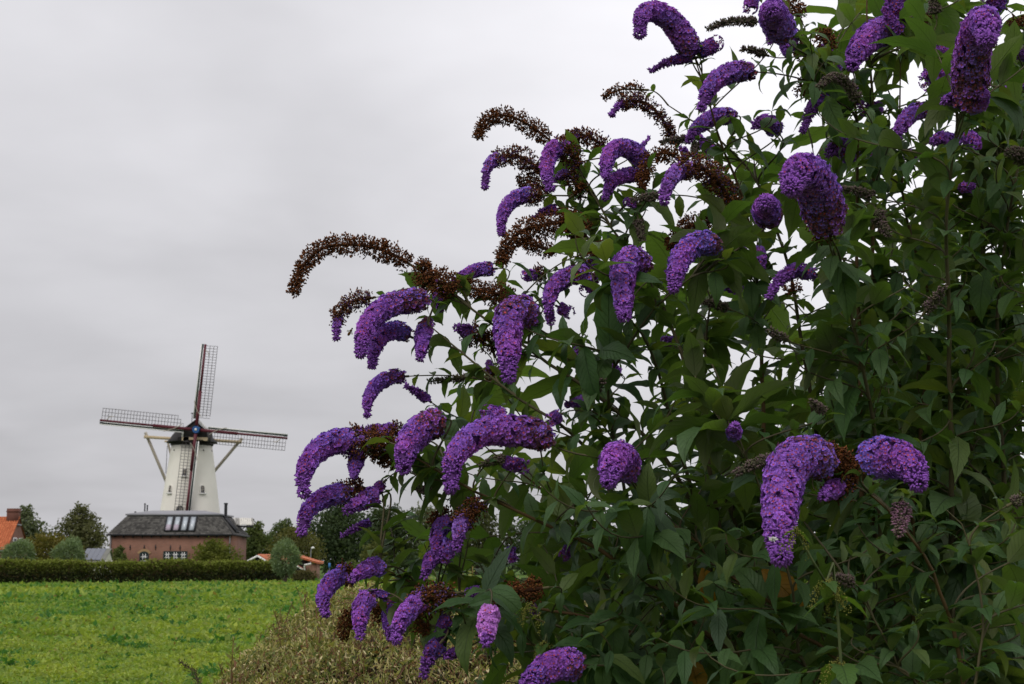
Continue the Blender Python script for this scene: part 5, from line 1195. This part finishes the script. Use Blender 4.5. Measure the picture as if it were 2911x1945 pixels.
        scatter(fl, TRI, TRF, pos, A, Bv, Nn, .0048 * r.uniform(.7, 1.3, m_), .0082 * r.uniform(.6, 1.4, m_), c[:, None, :] * np.array([.7, 1, 1, 1, 1.2])[None, :, None])
        # their thin stalks
        st_ = r.random(nb) < .55; k_ = st_.sum()
        A2, B2 = orient(rad_d / np.linalg.norm(rad_d, axis=1)[:, None], r); A2, B2 = A2[st_] * .0011, B2[st_] * .0011
        p0, p1 = C0[st_], ctr[st_]
        V = np.stack([p0 + A2, p0 - A2 + B2, p0 - A2 - B2, p1], 1).reshape(-1, 3); kk = np.arange(k_)[:, None] * 4
        fl.add(V, np.concatenate([kk + [0, 1, 3], kk + [1, 2, 3], kk + [2, 0, 3]]), np.tile(C_HUSK[0], (4 * k_, 1)))
    if look in (B_, 'pinkbud'):
        nb = int(area / (.0062 ** 2) * 1.9) + 30; u = pick(nb)
        C0, X0, Y0, T0, R0 = frame_at(u); a = r.random(nb) * 6.2832
        rad_d = np.cos(a)[:, None] * X0 + np.sin(a)[:, None] * Y0
        wh = .62 + .38 * np.abs(np.sin(u * Ln / .018 * math.pi))                         # whorled side clusters
        pos = C0 + rad_d * (R0 * wh * r.uniform(.6, 1.0, nb))[:, None]; Nn = rad_d + T0 * .5 + r.normal(0, .25, (nb, 3)); Nn /= np.linalg.norm(Nn, axis=1)[:, None]
        A, Bv = orient(Nn, r); t = r.random((nb, 1))
        cs = C_BUDG if look == B_ else [np.array([0.26, 0.14, 0.20]), np.array([0.19, 0.14, 0.12]), np.array([0.30, 0.15, 0.24])]
        c = np.where(t < .4, cs[0], np.where(t < .75, cs[1], cs[2])) * r.uniform(.7, 1.3, (nb, 1))
        scatter(fl, OCT, OCF, pos, A, Bv, Nn, .0042 * r.uniform(.8, 1.2, nb), .0085 * r.uniform(.8, 1.3, nb), c[:, None, :] * np.array([.65, 1, 1, 1, 1, 1.2])[None, :, None])
    name = {W_: 'withered_flower_spike', B_: 'budding_flower_spike', 'pinkbud': 'budding_flower_spike'}.get(look, 'flower_spike')
    lab = {W_: 'brown withered flower spike', B_: 'thin grey green flower spike still in bud', 'pinkbud': 'short drooping pinkish flower spike still in bud', M: 'purple flower spike with brown faded base' , D_: 'small dark purple flower spike', 'pink': 'bright pinkish violet flower spike with coarse open florets'}.get(look)
    ax = MB(); stem0 = cl[0] - T[0] * .012
    ax.tube(np.vstack([stem0, cl]), np.concatenate([[.0034], np.linspace(.0034, .0012, 48)]), 6, (0.09, 0.075, 0.035))
    so_ = obj(name, ax, M_STEM, bush, origin=cl[0], label=lab)
    obj('withered_florets' if look == W_ else 'flower_buds' if name.startswith('budd') else 'florets', fl, M_HUSK if look == W_ else M_PETAL, so_, kind='stuff')
    SPIKE_INFO.append((cl[0], T[0], Rm, look))
    for q in range(0, 48, 2):
        for b_ in range(6):
            OCCL.append(cl[q] + (math.cos(b_) * X[q] + math.sin(b_) * Y[q]) * Rs[q] * .7)
for i_, sp_e in enumerate(SPK): make_spike(i_, sp_e)

# ------------------------------------------------------------------ stems, shoots and leaves
LEAVES = []            # (position, direction, up normal, length, variant, shade)
STEM_PTS, STEM_TAN = [], []
def leaf_pair(p, T, k, ln, r, open_=1.05, p_one=0.06):
    u = np.array([.31, .52, .79]); A = np.cross(T, u); A /= np.linalg.norm(A); Bq = np.cross(T, A)
    a0 = k * math.pi / 2 + r.uniform(-.35, .35)
    for s_ in (0, math.pi):
        if r.random() < p_one: continue
        a = a0 + s_; side = math.cos(a) * A + math.sin(a) * Bq
        op = open_ + r.normal(0, .2)
        d = T * math.cos(op) + side * math.sin(op) + r.normal(0, .12, 3)
        d[2] -= .12
        d /= np.linalg.norm(d)
        up = T * .45 + np.array([0, 0, .9]) + r.normal(0, .22, 3)
        LEAVES.append((p, d, up, ln * r.uniform(.72, 1.15), int(r.integers(0, 24))))
def hex3(v): return np.asarray(v, float)
rs_ = np.random.default_rng(31)
for pts, d0, d1, th in STEMS:
    n = len(pts); P3 = [at(x, y, d0 + (d1 - d0) * i / (n - 1)) for i, (x, y) in enumerate(pts)]
    foot = BASE + np.array([(P3[0][0] - BASE[0]) * .45, (P3[0][1] - BASE[1]) * .45, -.05])
    cl, Ln = resample([foot] + P3, 46)
    wob = np.cumsum(rs_.normal(0, .0022, (46, 3)), 0); wob -= np.linspace(0, 1, 46)[:, None] * wob[-1]; cl = cl + wob
    mb = MB(); tt = np.linspace(0, 1, 46)
    rad = th * (.5 * (1 - tt) + .5 * (1 - tt) ** .5 * .6 + .12) * .85
    ccol = (1 - tt[:, None]) * np.array([0.06, 0.04, 0.02]) + tt[:, None] * np.array([0.07, 0.06, 0.027]) if rs_.random() < .6 else np.tile([0.095, 0.055, 0.021], (46, 1))
    mb.tube(cl, rad, 7, ccol)
    obj('stem', mb, M_STEM, bush, smooth=True)
    T = np.gradient(cl, axis=0); T /= np.linalg.norm(T, axis=1)[:, None]
    for i in range(12, 46): STEM_PTS.append(cl[i]); STEM_TAN.append(T[i])
    s_, k_ = Ln * .5, 0
    while s_ < Ln * .985:
        f = s_ / Ln; i = min(int(f * 45), 45)
        lnn = .155 - .085 * max(0, (f - .72) / .28)
        leaf_pair(cl[i], T[i], k_, lnn, rs_, p_one=.12)
        for _q in range(2):
            if rs_.random() < .5: leaf_pair(cl[i], T[i] + rs_.normal(0, .3, 3), k_ + 1, .06, rs_, .8)
        s_ += rs_.uniform(.055, .085) ; k_ += 1
SPT, STN = np.array(STEM_PTS), np.array(STEM_TAN)
def shoot(tip, tdir, th, r, spacing, ln_near, ln_far, first=.02, name='side_shoot', mb=None, maxlen=.9, leafy_len=9.0):
    """a leafy side shoot from the nearest lower stem up to `tip`; tdir points out of the tip"""
    d = np.linalg.norm(SPT - tip, axis=1) + 1.2 * np.maximum(0, SPT[:, 2] - tip[2] + .08)
    # prefer a stem that lies behind the tip's own direction
    beh = (SPT - tip) @ (-tdir); d = d - .35 * np.clip(beh, -.3, .5)
    d = np.where(np.linalg.norm(SPT - tip, axis=1) < .06, d + .3, d)
    i = int(np.argmin(d)); q = SPT[i]; L_ = np.linalg.norm(q - tip)
    if L_ > maxlen: 
        q = tip + (q - tip) * maxlen / L_ ; L_ = maxlen
    cl = bezier(q, q + (STN[i] * .5 + np.array([0, 0, .2])) * L_ * .4, tip - tdir * L_ * .38, tip, 16)
    m_ = mb if mb is not None else MB()
    m_.tube(cl, np.linspace(th, th * .55, 16), 6, np.array([0.065, 0.055, 0.026]) * r.uniform(.7, 1.25), cap=False)
    if mb is None: obj(name, m_, M_STEM, bush, smooth=True)
    T = np.gradient(cl, axis=0); T /= np.linalg.norm(T, axis=1)[:, None]
    seg = np.linalg.norm(np.diff(cl, axis=0), axis=1); acc = np.concatenate([[0], np.cumsum(seg[::-1])])
    s_, k_ = first, 0
    while s_ < min(acc[-1] - .03, leafy_len):
        j = 15 - int(np.searchsorted(acc, s_)); j = max(0, min(15, j))
        f = min(1, s_ / .22)
        leaf_pair(cl[j], T[j], k_, ln_near + (ln_far - ln_near) * f, r)
        s_ += spacing * r.uniform(.75, 1.25); k_ += 1
    return cl
for (b0, t0, rm, look) in SPIKE_INFO:
    small = rm < .022
    shoot(b0 - t0 * .012, t0, .0034 if not small else .0026, rs_, .05, .055 if not small else .045, .15 if not small else .11, .012)

# leafy shoots that fill the body of the bush; their tips lie inside the outline seen in the photograph
OUT = np.array([(1180, 1990), (1200, 1760), (1110, 1660), (1130, 1400), (1110, 1240), (1210, 1180), (1300, 1070), (1260, 920), (1350, 850), (1440, 790), (1590, 560), (1740, 480), (1900, 330), (2010, 210), (2200, 120), (2320, 0), (2400, -120), (3150, -160), (3200, 2050), (1180, 2050)], float)
def inside(x, y):
    c = False; n = len(OUT)
    for i in range(n):
        (x0, y0), (x1, y1) = OUT[i], OUT[i - 1]
        if (y0 > y) != (y1 > y) and x < (x1 - x0) * (y - y0) / (y1 - y0) + x0: c = not c
    return c
def edge_d(x, y):
    m = 1e9
    for i in range(len(OUT) - 2):
        a, b = OUT[i], OUT[i + 1]; ab = b - a; t = np.clip(((np.array([x, y]) - a) @ ab) / (ab @ ab), 0, 1); m = min(m, np.hypot(*(a + ab * t - (x, y))))
    return m
tw_ = MB()
rf_ = np.random.default_rng(57)
def fill(n, d_lo, d_hi, dens, ln, xmin=0, ymin=-200, spacing=.055, leafy_len=.34):
    c = 0; tries = 0
    while c < n and tries < n * 40:
        tries += 1
        x, y = rf_.uniform(1100, 3150), rf_.uniform(-150, 2050)
        if x < xmin or y < ymin or not inside(x, y): continue
        if rf_.random() > dens(x, y, edge_d(x, y)): continue
        d = rf_.uniform(d_lo, d_hi)
        tip = at(x, y, d)
        td = np.array([(x - 2350) / 1500 + rf_.normal(0, .45), rf_.normal(-.25, .45), .75 + rf_.normal(0, .3)]); td /= np.linalg.norm(td)
        shoot(tip, td, .0026, rf_, spacing, .06, ln * rf_.uniform(.8, 1.15), .0, mb=tw_, maxlen=.55, leafy_len=leafy_len); c += 1
def low_right(x, y, e):
    return np.clip(.06 + .9 * np.clip((y - 250) / 1300, 0, 1) * np.clip((x - 1000) / 900, .25, 1) + .18 * np.clip((x - 2100) / 700, 0, 1), 0, 1) * np.clip(e / 90, .15, 1)
def gaps(x, y): return 1 - .48 * np.clip(1 - abs(y - 1000) / 560, 0, 1) ** .5 * np.clip((2450 - x) / 300, 0, 1)
fill(330, 3.4, 4.2, lambda x, y, e: low_right(x, y, e) * gaps(x, y), .17)
fill(270, 4.0, 4.9, lambda x, y, e: low_right(x, y, e) * gaps(x, y), .185)
fill(260, 4.4, 5.8, lambda x, y, e: np.clip((y - 700) / 600, 0, 1) * np.clip((x - 1500) / 700, 0, 1) * gaps(x, y) ** 2, .22, 1450, 600)
fill(60, 3.0, 3.5, lambda x, y, e: np.clip((y - 1150) / 500, 0, 1) * np.clip((x - 1400) / 600, 0, 1), .15, 1400, 1150)
fill(36, 3.6, 4.4, lambda x, y, e: np.clip((900 - y) / 900, 0, 1) * np.clip((x - 1900) / 600, 0.1, 1) * np.clip(e / 100, .1, 1), .14)
fill(70, 3.9, 4.8, lambda x, y, e: np.clip((x - 2420) / 200, 0, 1) * np.clip((y - 300) / 200, 0, 1) * np.clip((1250 - y) / 200, 0, 1), .165, 2420, 300)
obj('twigs', tw_, M_STEM, bush, kind='stuff')

# leaf shapes
def leaf_shape(v):
    r = np.random.default_rng(500 + v)
    n = 10; t = np.linspace(0, 1, n + 1)
    wmax = r.uniform(.155, .215); pk = r.uniform(.32, .42)
    wd = wmax * np.where(t < pk, np.sin(np.pi / 2 * (t / pk)) ** .75, np.cos(np.pi / 2 * ((t - pk) / (1 - pk))) ** 1.25)
    wd[0] = .012; wd[-1] = .002
    bend = [.5, .8, 1.1, 1.45, 1.8, .95][v % 6] * r.uniform(.8, 1.2); fold = r.uniform(.1, .42); tw = r.normal(0, .35)
    th = np.concatenate([[0], np.cumsum(np.full(n, bend / n) * np.linspace(.6, 1.4, n))])
    dy, dz = np.cos(th), -np.sin(th)
    yy = np.concatenate([[0], np.cumsum((dy[:-1] + dy[1:]) / 2 / n)]); zz = np.concatenate([[0], np.cumsum((dz[:-1] + dz[1:]) / 2 / n)])
    cols = np.array([-1, -.52, 0, .52, 1.0])
    V, UV = [], []
    for i in range(n + 1):
        ny_, nz_ = -math.sin(-th[i]) * 1.0, math.cos(th[i])
        for c in cols:
            x = c * wd[i] * (1 + (.06 * (-1) ** i if abs(c) == 1 and 0 < i < n else 0))
            h = abs(c) * wd[i] * math.tan(fold) * .8 + .018 * math.sin(t[i] * 14 + v + 2 * c) * abs(c) * (wd[i] / wmax)
            a = tw * t[i]; xx, hh = x * math.cos(a) - h * math.sin(a), x * math.sin(a) + h * math.cos(a)
            V.append((xx, yy[i] + ny_ * hh, zz[i] + nz_ * hh)); UV.append((.5 + c / 2, t[i]))
    F = [(i * 5 + j, i * 5 + j + 1, (i + 1) * 5 + j + 1, (i + 1) * 5 + j) for i in range(n) for j in range(4)]
    g_ = r.random()
    col = np.array([0.041, 0.093, 0.03]) * (1 - g_) + np.array([0.072, 0.13, 0.046]) * g_
    if v % 8 == 3: col = np.array([0.09, 0.135, 0.038])
    if v % 8 == 6: col = np.array([0.055, 0.095, 0.052])
    return np.array(V), np.array(F), np.array(UV), col
SHAPES = [leaf_shape(v) for v in range(24)]
def leaf_matrix(p, d, up, ln):
    y = d / np.linalg.norm(d); x = np.cross(y, up)
    nx = np.linalg.norm(x); x = x / nx if nx > 1e-3 else np.array([1.0, 0, 0]); z = np.cross(x, y)
    return np.stack([x, y, z], 1) * ln
# which leaves show largest: a coarse depth buffer over the frame
GW, GH = 520, 348
zb = np.full(GW * GH, 1e9); ob = np.full(GW * GH, -1)
def splat(Pw, idn):
    q = Pw - EYE; d = q @ FWD; x = ((CX + FPX * (q @ RGT) / d) / 2911 * GW).astype(int); y = ((CY - FPX * (q @ UPV) / d) / 1945 * GH).astype(int)
    ok = (x >= 0) & (x < GW) & (y >= 0) & (y < GH) & (d > .2)
    return (y * GW + x)[ok], d[ok], np.broadcast_to(idn, d.shape)[ok]
pix, dep, ids = [], [], []
bary = [(a, b) for a in np.linspace(.05, .95, 5) for b in np.linspace(.1, .9, 3)]
for li, (p, d, up, ln, v) in enumerate(LEAVES):
    V, F, UV, col = SHAPES[v]; Mx = leaf_matrix(p, d, up, ln); W = V @ Mx.T + p
    qd = W[F]
    cen = np.concatenate([qd.mean(1)] + [(qd[:, a] * .6 + qd.mean(1) * .4) for a in range(4)] )
    x_, d_, i_2 = splat(cen, li); pix.append(x_); dep.append(d_); ids.append(i_2)
x_, d_, i_2 = splat(np.array(OCCL), -1); pix.append(x_); dep.append(d_ - .02); ids.append(i_2)
pix, dep, ids = np.concatenate(pix), np.concatenate(dep), np.concatenate(ids)
order = np.lexsort((dep, pix)); pix, ids = pix[order], ids[order]
first = np.concatenate([[True], pix[1:] != pix[:-1]])
vis = np.bincount(ids[first][ids[first] >= 0], minlength=len(LEAVES))
big = set(np.argsort(-vis)[:297].tolist())
LM = []
for v, (V, F, UV, col) in enumerate(SHAPES):
    me = MB().add(V, F, col, UV).mesh('leaf', smooth=True); me.materials.append(M_LEAF); LM.append(me)
rest = MB()
for li, (p, d, up, ln, v) in enumerate(LEAVES):
    V, F, UV, col = SHAPES[v]; Mx = leaf_matrix(p, d, up, ln)
    if li in big:
        o = bpy.data.objects.new('leaf', LM[v]); COL.objects.link(o); o.parent = bush
        m4 = np.eye(4); m4[:3, :3] = Mx; m4[:3, 3] = p - BASE
        o.matrix_local = Matrix(m4.tolist())
    elif vis[li] > 0 or li % 3 == 0:
        rest.add(V @ Mx.T + p, F, col, UV)
obj('foliage', rest, M_LEAF, bush, smooth=True, kind='stuff')
print('LEAVES', len(LEAVES), 'spikes', len(SPK))
# two yellowed leaves deep in the bush
ym = MB()
for (sx, sy, dd, di, ln) in ((1995, 1615, 3.6, (.35, -.1, -.9), .13), (2165, 1620, 3.45, (.75, -.1, -.62), .16), (1962, 1870, 3.5, (.2, -.3, -.8), .12)):
    V, F, UV, col = SHAPES[1]; Mx = leaf_matrix(None, np.array(di), np.array([0, -1, .4]), ln); p = at(sx, sy, dd)
    o_ = MB().add(V @ Mx.T + p, F, (0.24, 0.125, 0.012), UV); obj('yellowed_leaf', o_, M_LEAF, bush, origin=p, smooth=True, label='yellow orange dying leaf')

# ================================================================== small things
def nettle(label, sx0, sy0, sx1, sy1, d, seed):
    r = np.random.default_rng(seed); top = at(sx0, sy0, d); low = at(sx1, sy1, d + .05)
    b = np.array([low[0] + .05, low[1] + .08, 0.0]); o = root('nettle', b, label, 'nettle', 'nettles growing through the bush')
    cl, Ln = resample([b, low, (low + top) / 2 + [.01, 0, 0], top], 30)
    st = MB(); st.tube(cl, np.linspace(.006, .0022, 30), 6, (0.07, 0.09, 0.03)); obj('stem', st, M_STEM, o)
    T = np.gradient(cl, axis=0); T /= np.linalg.norm(T, axis=1)[:, None]
    ca = MB(); k = 0
    for i in range(29, 12, -2):
        sz = min(.03 + (29 - i) * .008, .10)
        for s_ in (0, math.pi):
            a = k * math.pi / 2 + s_ + r.uniform(-.3, .3); d_ = np.array([math.cos(a), math.sin(a), -.15 + r.normal(0, .2)]); n = 9
            V, F = [], []
            x = np.cross(d_, [0, 0, 1.0]); x /= np.linalg.norm(x)
            for q in range(n + 1):
                t = q / n; wd = sz * .34 * math.sin(math.pi * min(1, t * .92 + .1)) ** .8 * (1 - .35 * t)
                c0 = cl[i] + d_ * sz * t + np.array([0, 0, -sz * .5 * t * t])
                V += [c0 - x * wd * (1 + .12 * (-1) ** q) + [0, 0, wd * .3], c0, c0 + x * wd * (1 + .12 * (-1) ** q) + [0, 0, wd * .3]]
            for q in range(n): F += [(q * 3, q * 3 + 1, q * 3 + 4, q * 3 + 3), (q * 3 + 1, q * 3 + 2, q * 3 + 5, q * 3 + 4)]
            UV = [(c / 2, q / n) for q in range(n + 1) for c in range(3)]
            lf = MB().add(V, F, np.array([0.06, 0.12, 0.025]) if i > 22 else np.array([0.04, 0.085, 0.025]), UV); obj('leaf', lf, M_LEAF, o, smooth=True)
        for q in range(5):                                                # hanging flower tassels
            a = r.random() * 6.28; p = cl[i] + r.normal(0, .004, 3); L_ = r.uniform(.03, .06)
            m_ = 60; t = r.random(m_); base = p + np.array([math.cos(a), math.sin(a), 0]) * (t * L_ * .75)[:, None] + np.stack([0 * t, 0 * t, .25 * L_ * t - L_ * 1.2 * t * t], 1) + r.normal(0, .0022, (m_, 3))
            Nn = rdir(m_, 0, r); A, Bv = orient(Nn, r)
            c = np.array([0.20, 0.20, 0.045]) * r.uniform(.6, 1.3, (m_, 1)); scatter(ca, OCT, OCF, base, A, Bv, Nn, .0028, .0034, np.repeat(c[:, None, :], 6, 1))
        k += 1
    obj('flower_tassels', ca, M_HUSK, o, kind='stuff')
nettle('nettle with yellow green tassels below the largest purple spike', 2263, 1510, 2385, 1800, 2.74, 5)
nettle('nettle with pale tassels at the lower left of the bush', 1495, 1730, 1560, 1945, 3.3, 6)
def bee():
    p = at(996, 943, 3.72); o = root('bee', p, 'small dark bee hovering at the left side of a purple spike', 'bee')
    d = np.array([.5, -.2, .8]); d /= np.linalg.norm(d)
    def body(c, l, r0, col, name):
        t = np.linspace(-1, 1, 9); mb = MB(); mb.tube(c + d * (t * l / 2)[:, None], r0 * np.sqrt(np.clip(1 - t * t, .02, 1)), 8, col); obj(name, mb, M_HUSK, o, smooth=True)
    body(p - d * .006, .012, .0036, (0.10, 0.05, 0.012), 'abdomen'); body(p + d * .003, .007, .0032, (0.07, 0.04, 0.015), 'thorax'); body(p + d * .0085, .0045, .0022, (0.02, 0.015, 0.01), 'head')
    m, nt, b = new_mat('bee_wing'); b.inputs['Base Color'].default_value = (.35, .33, .28, 1); b.inputs['Alpha'].default_value = .45; b.inputs['Roughness'].default_value = .2
    for s_ in (-1, 1):
        x = np.cross(d, [0, 1.0, 0]) * s_; q = p + d * .003
        V = [q, q + x * .004 - d * .001, q + x * .009 - d * .004 + [0, -.002, 0], q + x * .008 - d * .008, q + x * .003 - d * .006]
        mb = MB(); mb.prism(V, (0, 0, 0), (0, .0001, 0)); obj('wing', mb, m, o)
bee()
def feather():
    p = at(2197, 1533, 2.78); o = root('down_feather', p, 'tiny white down feather caught on the tip of the largest purple spike', 'feather')
    r = np.random.default_rng(9); mb = MB()
    for q in range(70):
        e = p + np.array([r.normal(0, .0042), r.normal(-.002, .002), r.normal(0, .0026)]); mb.tube([p + r.normal(0, .0015, 3), (p + e) / 2 + r.normal(0, .0012, 3), e], [.0006, .0005, .0003], 4, (.8, .79, .77))
    obj('barbs', mb, M_HUSK, o, kind='stuff')
    s_ = MB(); s_.tube([p - [.006, 0, .002], p, p + [.006, 0, .002]], [.0006, .0008, .0004], 5, (.75, .73, .68)); obj('shaft', s_, M_HUSK, o)
feather()
def stalk():
    d = 4.4; top, low = at(512, 1882, d), at(566, 1960, d); b = np.array([low[0] + .12, low[1], 0.0]); o = root('grass_stalk', b, 'dark seeding grass stalk leaning at the bottom edge left of the pale hedge', 'grass')
    cl, Ln = resample([b, (b + low) / 2 + [.03, 0, 0], low, top], 24); mb = MB(); mb.tube(cl, np.linspace(.003, .001, 24), 5, (0.16, 0.14, 0.06)); obj('stem', mb, M_STEM, o)
    r = np.random.default_rng(3); m_ = 260; t = r.uniform(.86, 1, m_); i = (t * 23).astype(int); base = cl[i] + (cl[np.minimum(i + 1, 23)] - cl[i]) * r.random((m_, 1)) + r.normal(0, .006, (m_, 3)) * (1.1 - t)[:, None] * 5
    T = (top - low) / np.linalg.norm(top - low); Nn = T + r.normal(0, .4, (m_, 3)); Nn /= np.linalg.norm(Nn, axis=1)[:, None]; A, Bv = orient(Nn, r)
    sm = MB(); c = np.array([0.085, 0.06, 0.045]) * r.uniform(.6, 1.4, (m_, 1)); scatter(sm, OCT, OCF, base, A, Bv, Nn, .0026, .008, np.repeat(c[:, None, :], 6, 1)); obj('seed_head', sm, M_HUSK, o, kind='stuff')
stalk()
